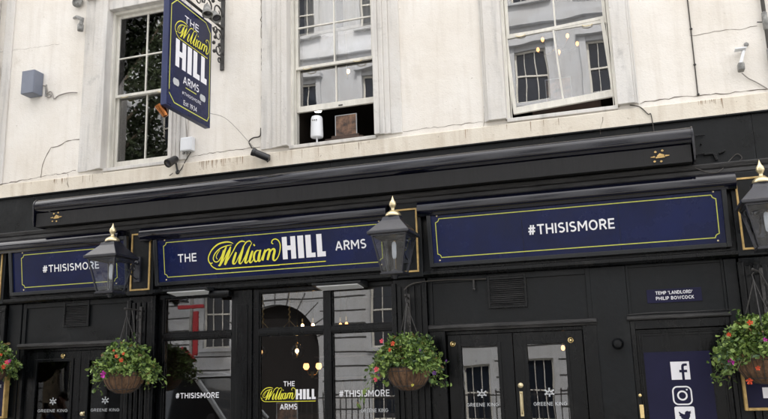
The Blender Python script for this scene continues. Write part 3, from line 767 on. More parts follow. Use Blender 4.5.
# ------------------------------------------------------------------ fascia signs (lean out at the top)
def sgn(x, z, l=0.0):
    y = -.112 - (z-2.93)/.65*.088
    return Vector((x, y - l, z))
def fascia_sign(x0, x1, z0, z1, gx0, gx1, label):
    r = empty('fascia_sign', ((x0+x1)/2, -.15, z0)); tag(r, label, 'sign', 'navy fascia signs along the shopfront')
    def slab(mb, a, b, c, d, f0, f1):
        q = [sgn(a, c, f0), sgn(b, c, f0), sgn(b, d, f0), sgn(a, d, f0), sgn(a, c, f1), sgn(b, c, f1), sgn(b, d, f1), sgn(a, d, f1)]
        mb.add(q, [(0,1,2,3),(4,5,6,7),(0,1,5,4),(1,2,6,5),(2,3,7,6),(3,0,4,7)])
    mb = MB(); slab(mb, x0, x1, z0, z1, -.03, 0); mb.build('sign_panel', M['blue'], r)
    if x1-x0 > 2.5:
        for q in (1/3, 2/3):
            xx = x0+(x1-x0)*q; MB().ribbon([(xx, z0+.01), (xx, z1-.01)], .004, lambda x, z, l=0: sgn(x, z, .0012+l)).build('board_joint', M['black'], r, fix=False)
    mb = MB(); t = .05
    slab(mb, x0-t, x0, z0-t, z1+t, -.035, .03); slab(mb, x1, x1+t, z0-t, z1+t, -.035, .03)
    slab(mb, x0, x1, z0-t, z0, -.034, .035); slab(mb, x0, x1, z1, z1+t, -.034, .029)
    mb.build('sign_frame', M['framemetal'], r, bevel=.006)
    mb = MB(); border_into(mb, gx0, gx1, 3.02, 3.492, .0095, lambda x, z, l=0: sgn(x, z, .003+l)); mb.build('border_line', M['lime'], r, fix=False)
    mb = MB()
    for bx in (gx0+.0, gx1-.0):
        for bz in (2.985, 3.527): MB().ball(sgn(bx+(.02 if bx == gx0 else -.02), bz, .002), .011, 8, 6, (1, .5, 1)).build('fixing_screw', M['palebrass'], r, smooth=True)
    return r
fs = lambda x, z, l=0.0: sgn(x, z, .004+l)
sL = fascia_sign(-8.60, -6.655, 2.955, 3.58, -8.44, -6.80, 'navy fascia sign reading THISISMORE over the left double door behind a lantern')
mb = MB(); a, b = at(43, 270, -.15), at(99.5, 264.5, -.15); z = (a.z+b.z)/2
word(sL, '#THISISMORE', a.x, b.x, 3.213, 3.316, fs, M['white'], .022)
sM = fascia_sign(-6.125, -2.845, 2.955, 3.58, -6.03, -2.88+.0, 'long navy fascia sign with yellow script above the shop windows')
mb = MB()
def zsp(pa, pb): return at(*pa, -.15), at(*pb, -.15)
a, b = zsp((178.3, 263), (196.9, 254)); word(sM, 'THE', a.x, b.x, 3.207, 3.318, fs, M['white'], .022)
a, b = zsp((335.8, 251), (366.2, 240)); word(sM, 'ARMS', a.x, b.x, 3.205, 3.322, fs, M['white'], .022)
a, b = zsp((282.8, 262), (325.6, 237.5)); hill_into(mb, a.x, b.x, 3.142, 3.432, fs)
mb.build('lettering', M['white'], sM, fix=False)
mb = MB(); a, b = zsp((207.3, 272), (281.5, 240)); william_into(mb, a.x, b.x, 3.075, 3.432, fs, 1.1)
c_ = at(325.6, 261, -.15); mb.ribbon([(b.x-.05, 3.078+.0), (c_.x, 3.078)], .010, fs, .001); mb.build('script_lettering', M['yellow'], sM, fix=False)
sR = fascia_sign(-2.225, 1.09, 2.955, 3.58, -2.17, 1.028, 'navy fascia sign reading THISISMORE over the right double door')
mb = MB(); a, b = zsp((528.3, 236), (614.2, 221)); word(sR, '#THISISMORE', a.x, b.x, 3.208, 3.325, fs, M['white'], .022)

# ------------------------------------------------------------------ awning cassette
aw = empty('roller_awning', (-3.65, 0, 3.86)); tag(aw, 'long closed roller awning with black cassette and gold emblems', 'awning')
x0, x1 = -8.12, .85
hoodp = [(-.04, 4.20), (-.06, 4.27)] + [(-.27-.095*math.sin(t), 4.165+.105*math.cos(t)) for t in [PI*k/18 for k in range(-2, 14)]] + [(-.28, 4.05), (-.04, 4.06)]
MB().profx(hoodp, x0, x1-.012).build('cassette_hood', M['hood'], aw, bevel=.002, smooth=True)
mb = MB(); nseg = 60
for k in range(nseg):                                   # slightly wavy hanging cloth
    xa = x0+.03+(x1-x0-.06)*k/nseg; xb = x0+.03+(x1-x0-.06)*(k+1)/nseg
    w = lambda x, z: -.325 + .006*noise.noise(Vector((x*2.2, z*2, 3)))
    rows = [4.06, 3.98, 3.90, 3.862]
    for i in range(3):
        mb.add([(xa, w(xa, rows[i]), rows[i]), (xb, w(xb, rows[i]), rows[i]), (xb, w(xb, rows[i+1]), rows[i+1]), (xa, w(xa, rows[i+1]), rows[i+1])], [(0,1,2,3)])
    mb.add([(xa, w(xa, 3.862), 3.862), (xb, w(xb, 3.862), 3.862), (xb, -.10, 3.885), (xa, -.10, 3.885)], [(0,1,2,3)])
mb.build('valance', M['valance'], aw, fix=False, smooth='all')
mb = MB(); mb.box(x0+.02, x1-.03, -.30, -.10, 3.895, 4.05); mb.build('roller_box', M['black'], aw)
for xe, d in ((x0-.012, .02), (x1-.012, .022)):
    pr = [(-.03, 4.28), (-.06, 4.29)] + [(-.27-.105*math.sin(t), 4.165+.115*math.cos(t)) for t in [PI*k/10 for k in range(0, 7)]] + [(-.36, 3.97), (-.335, 3.87), (-.12, 3.865), (-.03, 3.90)]
    MB().profx(pr, xe, xe+d).build('end_cap', M['hood'], aw, bevel=.004, smooth=True)
mb = MB()
mb.box(x1+.012, x1+.16, -.05, -.03, 4.222, 4.236); mb.box(x1+.012, x1+.14, -.05, -.03, 4.00, 4.02)
mb.box(x1+.02, x1+.05, -.10, 0, 3.98, 4.24)
mb.ball((x1+.11, -.02, 4.13), .012, 8, 6); mb.build('wall_bracket', M['black'], aw, bevel=.003)
def emblem(cx, cz):
    f = flat(-.336); mb = MB()
    mb.ribbon([(cx-.045, cz-.012), (cx+.05, cz-.010)], [.018, .018], f)
    mb.ribbon([(cx-.03, cz+.002), (cx+.0, cz+.018), (cx+.045, cz+.006)], [.012, .03, .014], f, .0008)
    mb.ribbon([(cx-.10, cz-.004), (cx-.055, cz-.002)], [.006, .02], f); mb.ribbon([(cx+.055, cz), (cx+.10, cz)], [.02, .006], f)
    for a, b in ((-.045, .05), (.03, .058), (-.062, -.055), (.008, -.06), (-.0, .058)):
        if (a, b) == (0, .058): continue
        mb.ribbon([(cx+a-.014, cz+b*1.05), (cx+a, cz+b*1.05+.002), (cx+a+.014, cz+b)], [.006, .026, .006], f, .0004)
    mb.build('gold_emblem', M['gilt'], aw, fix=False)
p = at(56, 217, -.34); emblem(p.x, p.z); p = at(660, 156, -.34); emblem(p.x, p.z)

# ------------------------------------------------------------------ gas style lanterns
def lantern(x, label):
    Y = -.72; r = empty('wall_lantern', (x, Y, 2.76)); tag(r, label, 'lantern', 'black lanterns with brass finials on the pilasters')
    q = math.sqrt(2)
    def sq(mb, prof): mb.lathe([(a*q, h) for a, h in prof], (x, Y, 0), 4, square=True)
    mb = MB(); sq(mb, [(.238, 3.225), (.250, 3.235), (.250, 3.262), (.238, 3.27), (.225, 3.285), (.115, 3.405), (.105, 3.43), (.10, 3.445)])
    mb.build('roof', M['lampblack'], r, bevel=.004)
    mb = MB(); mb.lathe([(.105, 3.44), (.11, 3.455), (.09, 3.462)], (x, Y, 0), 20); mb.build('roof_collar', M['lampblack'], r, smooth=True)
    mb = MB(); mb.lathe([(.092, 3.460), (.096, 3.475), (.085, 3.50), (.05, 3.525), (.022, 3.54), (.020, 3.562), (.034, 3.58), (.044, 3.605), (.038, 3.635), (.020, 3.66), (.010, 3.685), (.002, 3.715)], (x, Y, 0), 24)
    mb.build('finial', M['palebrass'], r, smooth='all')
    # four corner bars, top and bottom rims
    mb = MB(); a, b = .205, .118; zt, zb = 3.228, 2.79
    for sx, sy in ((1,1),(1,-1),(-1,1),(-1,-1)):
        mb.tube([(x+sx*a, Y+sy*a, zt), (x+sx*b, Y+sy*b, zb)], .013, 4)
    for h, s in ((zt-.008, a), (zb, b)):
        for sx in (1, -1):
            mb.box(x+sx*s-.012, x+sx*s+.012, Y-s, Y+s, h-.012, h+.012); mb.box(x-s, x+s, Y+sx*s-.012, Y+sx*s+.012, h-.011, h+.011)
    sq(mb, [(.132, 2.765), (.138, 2.772), (.138, 2.785), (.125, 2.79)])
    mb.lathe([(.02, 2.72), (.035, 2.74), (.06, 2.765)], (x, Y, 0), 12)
    mb.build('frame', M['lampblack'], r, bevel=.002)
    for dx, dy in ((0,-1),(1,0),(0,1),(-1,0)):
        def cc(s, h, k):
            return (x+dx*s + (k*s if dx == 0 else 0), Y+dy*s + (k*s if dy == 0 else 0), h)
        A = a-.008; B = b-.006
        mb = MB(); mb.add([cc(B, zb+.01, -1), cc(B, zb+.01, 1), cc(A, zt-.01, 1), cc(A, zt-.01, -1)], [(0,1,2,3)])
        mb.build('glass_pane', M['lampglass'], r, fix=False)
    mb = MB(); mb.lathe([(.030, 2.79), (.030, 2.83), (.012, 2.84), (.012, 2.96)], (x, Y, 0), 12); mb.build('lamp_holder', M['lampblack'], r, smooth=True)
    mb = MB(); mb.lathe([(.012, 2.955), (.022, 2.975), (.026, 3.02), (.026, 3.12), (.02, 3.15), (.012, 3.16), (.004, 3.165)], (x, Y, 0), 16)
    mb.build('lamp_bulb', M['whiteplastic'], r, smooth='all')
    mb = MB(); mb.box(x-.05, x+.05, -.165, -.135, 2.98, 3.33)
    mb.tube([(x, -.15, 3.235), (x, Y+.25, 3.235)], .016, 8); mb.tube([(x+.0, Y+.27, 3.235), (x, Y+.21, 3.235)], .030, 10)
    mb.tube(spline([(x, -.16, 3.02), (x, -.24, 3.04), (x, -.34, 3.12), (x, -.42, 3.225)]), .011, 6)
    sc = [(x, -.25-.06*math.exp(-t*.12)*math.cos(t), 3.165+.06*math.exp(-t*.12)*math.sin(t)) for t in [k*.45 for k in range(22)]]
    mb.tube(sc, .007, 5); mb.ball((x, -.17, 3.25), .035, 10, 8)
    mb.build('bracket', M['lampblack'], r, smooth=True)
lantern(-6.46, 'black wall lantern with brass finial between the left and middle fascia signs')
lantern(-2.55, 'black wall lantern with brass finial between the middle and right fascia signs')
lantern(1.42, 'black wall lantern with brass finial at the right edge, partly cut off')

# ------------------------------------------------------------------ hanging baskets
def leaf(mb, p, size, rnd):
    d = Vector((rnd.gauss(0,1), rnd.gauss(0,1), rnd.gauss(0,.7)-.15)).normalized()
    u = d.cross(Vector((rnd.gauss(0,1), rnd.gauss(0,1), rnd.gauss(0,1)))).normalized(); nn = d.cross(u)
    w = size*.32; f = size*.12
    P = [p, p+d*size*.35+u*w+nn*f, p+d*size*.75+u*w*.8+nn*f, p+d*size, p+d*size*.75-u*w*.8+nn*f, p+d*size*.35-u*w+nn*f, p+d*size*.55]
    mb.add(P, [(0,1,6), (1,2,6), (2,3,6), (3,4,6), (4,5,6), (5,0,6)])

def hanging_basket(x, zrim, R, label, seed, flowers, left=1.0, yb=-.42, hook=None):
    rnd = random.Random(seed); Y = yb
    r = empty('hanging_basket', (x, Y, zrim)); tag(r, label, 'hanging basket', 'flower baskets hung from the pilasters')
    # bowl, lined with coir, wire ribs
    bowl = [(.02, -.235), (.09, -.225), (.165, -.18), (.215, -.11), (.245, -.02), (.25, .02)]
    bowl = [(a*R/.25, h*R/.25) for a, h in bowl]
    mb = MB(); mb.lathe([(a, zrim+h) for a, h in bowl], (x, Y, 0), 40)
    for i, v in enumerate(mb.v):
        d = Vector((v.x-x, v.y-Y, 0)); v += d*.07*noise.noise(v*14)
    mb.build('coir_bowl', M['coir'], r, smooth='all')
    mb = MB()
    for k in range(18):
        a = 2*PI*k/18; mb.tube([(x+(b_+.006)*math.cos(a), Y+(b_+.006)*math.sin(a), zrim+h) for b_, h in bowl], .0035, 5)
    for b_, h in (bowl[2], bowl[4], bowl[5]):
        mb.tube([(x+(b_+.006)*math.cos(2*PI*k/24), Y+(b_+.006)*math.sin(2*PI*k/24), zrim+h) for k in range(25)], .0045, 5, cap=False)
    mb.build('wire_frame', M['iron'], r, smooth=True)
    top = (x, Y, hook if hook else zrim+.80)
    mb = MB()
    for k in range(3):
        a = 2*PI*k/3+.5; mb.tube([(x+R*math.cos(a), Y+R*math.sin(a), zrim), top], .006, 5)
    mb.tube([(top[0], top[1], top[2]), (top[0]-.01, top[1], top[2]+.06), (top[0]+.012, top[1], top[2]+.085)], .006, 5)
    mb.build('hanging_chain', M['iron'], r)
    # foliage: stems sprout from the soil and droop, leaves along them
    fm = MB(); st = MB()
    tips = []
    for k in range(300):
        a = rnd.uniform(0, 2*PI); el = rnd.random()
        rr = R*(1.62+(.35*rnd.random() if k % 9 == 0 else 0))*math.sqrt(rnd.random())*(1.0 + .38*noise.noise(Vector((math.cos(a)*2.2, math.sin(a)*2.2, seed))))
        hh = (.36*(1-(rr/(R*1.75))**2) + rnd.uniform(-.05, .05))*R/.27
        if rr > R*1.1: hh -= rnd.uniform(0, (.34 if k % 4 == 0 else .18)*(.45 if math.sin(a) < -.35 else 1.15))*R/.27
        elif k % 7 == 0: hh += rnd.uniform(.02, .10)
        e = Vector((x+rr*math.cos(a)*(1.12 if math.cos(a)*left > 0 else 1), Y+rr*math.sin(a)*.9, zrim+hh))
        b0 = Vector((x+rr*.35*math.cos(a), Y+rr*.35*math.sin(a), zrim-.02)); mid = b0.lerp(e, .6)+Vector((0, 0, .08))
        P = spline([b0, mid, e], 4); st.tube(P, .003, 3, cap=False); tips.append(e)
        for j in range(14):
            t = rnd.uniform(.15, 1)*(len(P)-1); i = min(int(t), len(P)-2); p = P[i].lerp(P[i+1], t-i)
            p = p + Vector((rnd.gauss(0,.028), rnd.gauss(0,.028), rnd.gauss(0,.026)))
            fm.m = rnd.choices((0, 1, 2, 3), (5, 4.5, 2.2, .35))[0]
            leaf(fm, p, rnd.choice((.026, .036, .046, .056, .074))*rnd.uniform(.85, 1.15), rnd)
    fm.build('foliage', [M['leafA'], M['leafB'], M['leafC'], M['leafD']], r, fix=False)
    st.build('stem', M['stem'], r, fix=False)
    for (px, py, c, sz) in flowers:
        sz *= .80
        # flowers sit on the street side surface of the planting
        cp = at(px, py, Y-R*.8); d0 = cp
        n = Vector((d0.x-x, (Y-R*1.0)-Y, d0.z-zrim-.05)); n.normalize()
        n = (n + Vector((.15, -.9, .1))).normalized(); u = n.orthogonal().normalized(); v = n.cross(u)
        c0 = Vector((cp.x, Y-R*1.15-.02, cp.z)); c0 = at(px, py, Y-R*1.42)
        mb = MB(); np_ = 5
        for k in range(np_):
            a = 2*PI*k/np_+rnd.uniform(0, .4); pts = [c0]
            for j in range(7):
                b_ = a + (j-3)/3*.52; rr = sz*(1.0-.28*(abs(j-3)/3)**2+.10*rnd.uniform(-1, 1)); 
                pts.append(c0 + (u*math.cos(b_)+v*math.sin(b_))*rr + n*(.30*sz + .30*sz*rnd.uniform(-1, 1)) )
            mb.add([p_ + n*.0008*k for p_ in pts], [(0, j, j+1) for j in range(1, 7)])
        mb.ball(c0+n*.006, sz*.14, 6, 5)
        mb.build('flower', M[c], r, fix=False)

hanging_basket(-6.41, 1.735, .27, 'flower basket with one magenta and several orange blooms beside the left double door', 3,
   [(104, 374.5, 'petM', .060), (117, 356.5, 'petR', .034), (121.5, 360.5, 'petR', .038), (123.5, 354, 'petR', .026), (114, 351, 'petR', .022), (130, 375, 'leafB', .02)], hook=2.50)
hanging_basket(-2.51, 1.695, .265, 'flower basket with red blooms trailing on its left, beside the right double door', 5,
   [(382, 341.5, 'petK', .036), (393, 344, 'petR', .036), (390, 350, 'petR', .028), (377, 369.5, 'petK', .044), (376, 379.5, 'petK', .034), (379, 375, 'petP', .022), (434, 373, 'petP', .032), (412.5, 385, 'petY', .022), (420, 350, 'petP', .018), (446, 361, 'petP', .018)], left=-1, hook=2.45)
hanging_basket(1.27, 1.71, .285, 'flower basket with a purple bloom hanging at the right edge above a notice case', 9,
   [(731.5, 362, 'petM', .042), (750, 323, 'petR', .038), (729, 335, 'petR', .028), (758, 368, 'petR', .03), (749.5, 381, 'petR', .045), (765, 340, 'petM', .028)], left=-1, hook=2.5)
hanging_basket(-8.62, 1.86, .22, 'flower basket with a pink and an orange bloom cut off by the left edge', 12,
   [(7, 362.5, 'petK', .042), (9.5, 361, 'petM', .03), (3.5, 367, 'petR', .038), (1, 355, 'petR', .026)], hook=2.6)

def basket_bracket(x, xb, zt, label):
    r = empty('basket_bracket', (x, -.07, zt)); tag(r, label, 'bracket', 'wrought iron brackets that carry the flower baskets')
    mb = MB(); mb.box(x-.018, x+.018, -.105, -.086, zt-.50, zt+.06); mb.build('back_plate', M['iron'], r, bevel=.003)
    mb = MB(); mb.tube([(x, -.09, zt), (x+(xb-x)*.3, -.22, zt+.01), (xb, -.46, zt+.01)], .011, 7); mb.ball((xb, -.46, zt+.01), .016, 8, 6)
    mb.build('arm', M['iron'], r, smooth=True)
    mb = MB(); 
    mb.tube(spline([(x, -.095, zt-.44), (x+.01, -.16, zt-.42), (x+.015, -.24, zt-.30), (x+.02, -.27, zt-.16), (x+(xb-x)*.4, -.30, zt)]), .008, 6)
    for c, s, g in (((-.16, -.10), .055, 1), ((-.15, -.33), .045, -1)):
        mb.tube([(x+.005, c[0]+s*math.exp(-t*.1)*math.cos(t)*g, zt+c[1]+s*math.exp(-t*.1)*math.sin(t)) for t in [k*.5 for k in range(20)]], .006, 5)
    mb.build('scroll', M['iron'], r, smooth=True)
basket_bracket(-6.42, -6.41, 2.58, 'iron scroll bracket on the pilaster beside the left double door')
basket_bracket(-2.57, -2.51, 2.54, 'iron scroll bracket on the pilaster beside the right double door')
basket_bracket(1.40, 1.27, 2.60, 'iron scroll bracket on the pilaster at the right edge')
basket_bracket(-8.98, -8.62, 2.70, 'iron scroll bracket on the pilaster at the left edge')

# ------------------------------------------------------------------ hanging pub sign
hs = empty('hanging_pub_sign', (-5.26, -.9, 4.98)); tag(hs, 'tall blue double sided pub sign hanging out from the wall on an iron bracket', 'sign')
SX = -5.215; y0, y1, z0, z1 = -1.44, -.385, 4.985, 6.51
MB().box(SX-.085, SX-.004, y0, y1, z0, z1).build('sign_edge', M['edge'], hs, bevel=.006)
MB().box(SX-.004, SX, y0+.012, y1-.012, z0+.012, z1-.012).build('sign_face', M['navy'] if False else M['blue'], hs)
def hf(u, z, l=0.0): return Vector((SX+.002+l, y0 + u, z))          # u runs along the board from the street towards the wall
W_ = y1-y0
mb = MB(); mb.ribbon([(.05, 5.16), (.05, z1-.16), (.17, z1-.05), (W_-.17, z1-.05), (W_-.05, z1-.16), (W_-.05, 5.16-.03), (W_-.09, 5.06), (.17, 5.06), (.05, 5.16), (.05, 5.2)], .014, hf); mb.build('border_line', M['lime'], hs, fix=False)
word(hs, 'THE', .36, .70, 6.235, 6.335, hf, M['white'], .01); word(hs, 'ARMS', .36, .74, 5.385, 5.49, hf, M['white'], .01)
word(hs, 'Est 1934', .38, .70, 5.10, 5.165, hf, M['white'], .0); word(hs, '#THISISMORE', .34, .80, 5.235, 5.278, hf, M['white'], .0)
mb = MB(); hill_into(mb, .17, .93, 5.56, 5.935, hf); mb.build('lettering', M['white'], hs, fix=False)
for u in (.20, .84):
    mb = MB(); P = [(u-.07, 5.33), (u-.05, 5.30), (u+.05, 5.30), (u+.07, 5.33), (u+.07, 5.36), (u+.05, 5.39), (u-.05, 5.39), (u-.07, 5.36)]
    mb.add([hf(a, b, 0) for a, b in P], [tuple(range(8))]); mb.build('small_badge', M['frost'], hs, fix=False)
mb = MB(); mb.ribbon([(.42, 5.345), (.68, 5.345)], .012, hf); mb.build('divider_line', M['lime'], hs, fix=False)
mb = MB(); william_into(mb, .13, .97, 5.955, 6.225, hf, 1.0); mb.build('script_lettering', M['yellow'], hs, fix=False)
br = empty('sign_bracket', (-5.26, 0, 6.0)); tag(br, 'ornate black iron wall bracket with scrolls that carries the blue pub sign', 'bracket')
BX = -5.26
mb = MB(); mb.box(BX-.03, BX+.03, -.03, -.004, 5.97, 7.7); mb.build('wall_plate', M['iron'], br, bevel=.004)
mb = MB(); mb.tube([(BX, -.02, 6.62), (BX, -1.62, 6.62)], .020, 8); mb.ball((BX, -1.64, 6.62), .04, 10, 8)
for yy in (-.55, -1.3): mb.tube([(BX, yy, 6.62), (BX, yy, 6.50)], .010, 6)
mb.tube([(BX, -.02, 7.55), (BX, -1.5, 6.66)], .014, 6); mb.build('arm', M['iron'], br, smooth=True)
mb = MB()
def scroll(cy, cz, s, g=1, h=1, turns=17, dec=.13):
    MB().tube([(BX, cy+s*math.exp(-t*dec)*math.cos(t)*g, cz+s*math.exp(-t*dec)*math.sin(t)*h) for t in [k*.45 for k in range(turns)]], [.013-.0004*k for k in range(turns)], 6).build('scroll', M['iron'], br, smooth=True)
for c in ((-.17, 6.80, .13, 1, 1), (-.16, 7.10, .12, 1, -1), (-.42, 6.78, .12, -1, 1), (-.68, 6.76, .10, 1, 1), (-.95, 6.74, .09, -1, 1), (-.14, 6.46, .11, 1, 1), (-.13, 6.24, .09, 1, -1), (-.22, 6.52, .07, -1, -1), (-.40, 7.02, .10, 1, 1), (-.1, 6.09, .05, 1, 1), (-.17, 7.36, .11, 1, 1)): scroll(*c)
for yy, zz in ((-.22, 6.40), (-.24, 6.18), (-.3, 6.92), (-.26, 6.30), (-.10, 6.33)): MB().ball((BX, yy, zz), .028, 8, 6).build('iron_berry', M['iron'], br, smooth=True)

# round spotlights by the sign
def spot(p, d, r, m, label):
    o = empty('spotlight', p); tag(o, label, 'spotlight'); d = Vector(d).normalized(); rot = d.to_track_quat('Z', 'Y').to_matrix()
    MB().lathe([(.012, -.10), (.04, -.09), (.055, -.02), (.072, .05), (.075, .07), (.066, .07), (.05, 0.01)], p, 18, rot=rot).build('shade', M[m], o, smooth=True)
    MB().lathe([(.002, .015), (.045, .02), (.052, .04), (.002, .045)], p, 14, rot=rot).build('lens', M['lens'], o, smooth=True)
    return o
pp = Vector((-5.40, -1.24, 5.00)); spot(pp, (-.35, -.3, .9), .08, 'copper', 'copper spotlight at the street end below the blue pub sign')
spot(Vector((-5.16, -.62, 6.60)), (.2, -.2, -.9), .08, 'castgrey', 'grey spotlight on top of the blue pub sign near the bracket')
spot(Vector((-5.18, -.36, 6.64)), (.5, -.3, -.8), .08, 'castgrey', 'small dark spotlight where the sign bracket arm meets the blue board')

# ------------------------------------------------------------------ small wall fittings
# alarm box
p = at(30, 74); 
ab = empty('junction_box', (-8.52, 0, 6.2)); tag(ab, 'blue grey metal box on the cream wall at upper left', 'junction box')
MB().box(-8.66, -8.42, -.20, -.001, 6.02, 6.40).build('box_body', M['greyplastic'], ab, bevel=.012)
MB().box(-8.655, -8.425, -.206, -.2, 6.025, 6.395).build('box_lid', M['greyplastic'], ab, bevel=.003)
pts = [at(*q_) for q_ in [(44,86),(47,87),(49,93),(52,96),(49,98),(47,95),(52,92),(55,99),(58,97),(62,95),(70,93),(78,93)]]
tag(MB().tube(spline([(v.x, -.02, v.z) for v in pts]), .009, 6).build('cable', M['palecable'], None, smooth=True), 'kinked grey cable running right from the blue grey box', 'cable')
tag(MB().tube([(-8.35, -.015, 6.2), (-8.33, -.04, 6.0), (-8.31, -.015, 6.02)], .01, 6).build('cable_clip', M['castgrey'], None), 'small clip holding the kinked cable beside the blue grey box', 'clip')

def pipe(x, y, r, m, label, clips, z0=4.66, z1=10.5):
    o = empty('downpipe', (x, y, z0)); tag(o, label, 'pipe')
    MB().tube([(x, y, z0), (x, y, z1)], r, 16).build('pipe_run', M[m], o, smooth=True)
    for c in clips:
        MB().lathe([(r, c-.11), (r*1.35, c-.10), (r*1.5, c), (r*1.35, c+.10), (r, c+.11)], (x, y, 0), 16).build('collar', M['castgrey'], o, smooth=True)
pipe(-9.36, -.11, .07, 'pipe', 'thick grey rainwater pipe at the upper left edge', (6.55, 9.0), z0=4.66)
# white corner strip next to that pipe
tag(MB().box(-9.235, -9.07, -.035, .0, 4.665, 10.9).build('wall_pilaster', M['surround'], None, bevel=.008), 'narrow pale render strip beside the upper left rainwater pipe', 'pilaster strip')
pipe(1.79, -.05, .022, 'cable', 'thin dark pipe running up the wall at the right edge', (5.05, 5.5, 5.95))

def tubeobj(name, pts, r, m, label, cat, group=None):
    return tag(MB().tube(spline(pts, 6), r, 6).build(name, M[m], None, smooth=True), label, cat, group)
tubeobj('cable', [(1.0, -.008, 10), (1.01, -.008, 8), (1.0, -.008, 6), (.995, -.01, 5.3), (.99, -.008, 4.72)], .007, 'cable', 'thin dark cable clipped straight up the wall right of the crooked sash window', 'cable')
for z in (4.73, 5.1, 5.55, 6.0):
    tag(MB().ball((1.0 if z > 5.2 else .994, -.015, z), .016, 8, 6).build('cable_clip', M['iron'], None), 'small dark clip on the straight cable right of the crooked sash window', 'clip', 'clips on the straight wall cable')
def P_(px, py, y): v = at(px, py, y); return (v.x, v.y, v.z)
tubeobj('cable', [P_(630,105,-.02), P_(640,107,-.05), P_(648,114,-.06), (.45, -.06, 4.55), (.46, -.06, 4.44), (.47, -.03, 4.30)], .006, 'cable', 'thin black cable looping down from the crooked sash window to the awning', 'cable')
tubeobj('cable', [P_(184,100,-.02), P_(186,120,-.02), P_(187,138,-.03)], .012, 'palecable', 'pale cable feeding the white box left of the middle window', 'cable')
tubeobj('stay_wire', [(-5.22, -.385, 5.2), P_(228,120,-.2), P_(256,150,-.02)], .004, 'palecable', 'thin stay wire from the blue pub sign down to the wall', 'wire')
tubeobj('stay_wire', [(-5.22, -1.40, 6.52), (-5.6, -.8, 7.4), (-6.1, -.02, 8.3)], .005, 'palecable', 'thin stay wire from the street end of the blue pub sign up to the wall', 'wire')
tubeobj('cable', [P_(757,22,-.03), P_(762,22,-.03), P_(768,22,-.03)], .006, 'cable', 'short cable crossing the thin pipe at the right edge', 'cable')
# cable with drips under right sign
tubeobj('cable', [P_(404,290,-.14), P_(412,284,-.12), P_(430,281,-.06), P_(455,279.5,-.04), P_(470,279.5,-.04), P_(486,279,-.04)], .008, 'cable', 'black cable along the top of the panel beside the middle lantern', 'cable')
tag(MB().tube([P_(473.5,280,-.05), P_(473.8,287,-.05)], .012, 8).ball(P_(473.9,289,-.05), .017, 8, 6).build('cable_hook', M['iron'], None, smooth=True), 'small black drop hook on the cable left of the air vent', 'hook')
tubeobj('cable', [P_(695,168,-.13), P_(706,172,-.13), P_(712,173,-.14), P_(720,171,-.13), P_(730,160,-.03), P_(737,154,-.03), P_(742,158,-.03), P_(738,163,-.03), P_(748,166,-.03), P_(768,168,-.03)], .006, 'cable', 'loose black cable looping on the fascia right of the awning', 'cable')
tag(MB().obox(P_(708.5,154,-.03), (.05,0,0), (0,.02,0), (0,0,.012)).obox(P_(715.5,157,-.04), (.014,0,.005), (0,.02,0), (-.012,0,.04)).obox(P_(722,152,-.03), (.035,0,.012), (0,.02,0), (0,0,.012)).build('cable_bracket', M['black'], None, bevel=.004), 'black Y shaped bracket on the fascia right of the awning', 'bracket')

def cctv(p, d, L, r, mount, label, ring=True):
    o = empty('cctv_camera', mount); tag(o, label, 'camera', 'black cctv cameras above the awning')
    d = Vector(d).normalized(); rot = d.to_track_quat('Z', 'Y').to_matrix()
    MB().lathe([(.01, -L/2), (r*.9, -L/2+.01), (r, -L/2+.03), (r, L/2-.05), (r*1.12, L/2-.045), (r*1.15, L/2), (r*1.0, L/2), (r*.95, L/2-.012)], p, 20, rot=rot).build('camera_body', M['cctv'], o, smooth=True)
    MB().lathe([(.002, L/2-.02), (r*.8, L/2-.015), (r*.8, L/2-.01), (.002, L/2-.008)], p, 16, rot=rot).build('lens', M['lens'], o, smooth=True)
    p = Vector(p)
    MB().tube([p-d*L*.25, p-d*L*.3+Vector((0, .04, -.05)), mount], .014, 8).ball(mount, .035, 10, 8, (1, .5, 1)).build('arm', M['cctv'], o, smooth=True)
cctv(Vector(P_(172, 161, -.16)), (-.15, -.75, -.5), .20, .055, Vector(P_(177.5, 172, -.05)), 'black camera on the wall below the white box, left of the pub sign wire')
cctv(Vector(P_(261, 155, -.14)), (-.75, -.3, .35), .26, .05, Vector(P_(268, 159, -.05)), 'black camera pointing left below the corner of the open middle window')
tubeobj('cable', [P_(191,152,-.02), P_(186,160,-.03), P_(182,168,-.05), P_(178,173,-.08)], .007, 'cable', 'dark cable from the white box to the left camera', 'cable')
tubeobj('cable', [P_(167,166,-.02), P_(166,172,-.03), P_(168,176,-.03), P_(173,173,-.08)], .005, 'cable', 'loop of cable under the left camera', 'cable')
tubeobj('cable', [P_(261,128,-.02), P_(260,136,-.03), P_(253,138,-.05), P_(249,142,-.05), P_(252,148,-.10)], .010, 'cable', 'curled dark cable above the right hand black camera', 'cable')
wb = empty('electrical_box', P_(187, 146, 0)); tag(wb, 'white plastic electrical box on the wall left of the pub sign wire', 'junction box')
a = at(181.5, 152, -.05); b = at(193.5, 137, -.05)
MB().box(a.x, b.x, -.09, -.001, a.z, b.z).build('box_body', M['whiteplastic'], wb, bevel=.008)
MB().box(a.x+.01, b.x-.01, -.098, -.09, a.z+.01, b.z-.01).build('box_lid', M['whiteplastic'], wb, bevel=.004)
mb = MB()
for k in range(3): mb.lathe([(.012, a.z-.035), (.014, a.z-.02), (.010, a.z)], (a.x+.03+k*.045, -.05, 0), 8)
mb.build('cable_gland', M['castgrey'], wb, smooth=True)
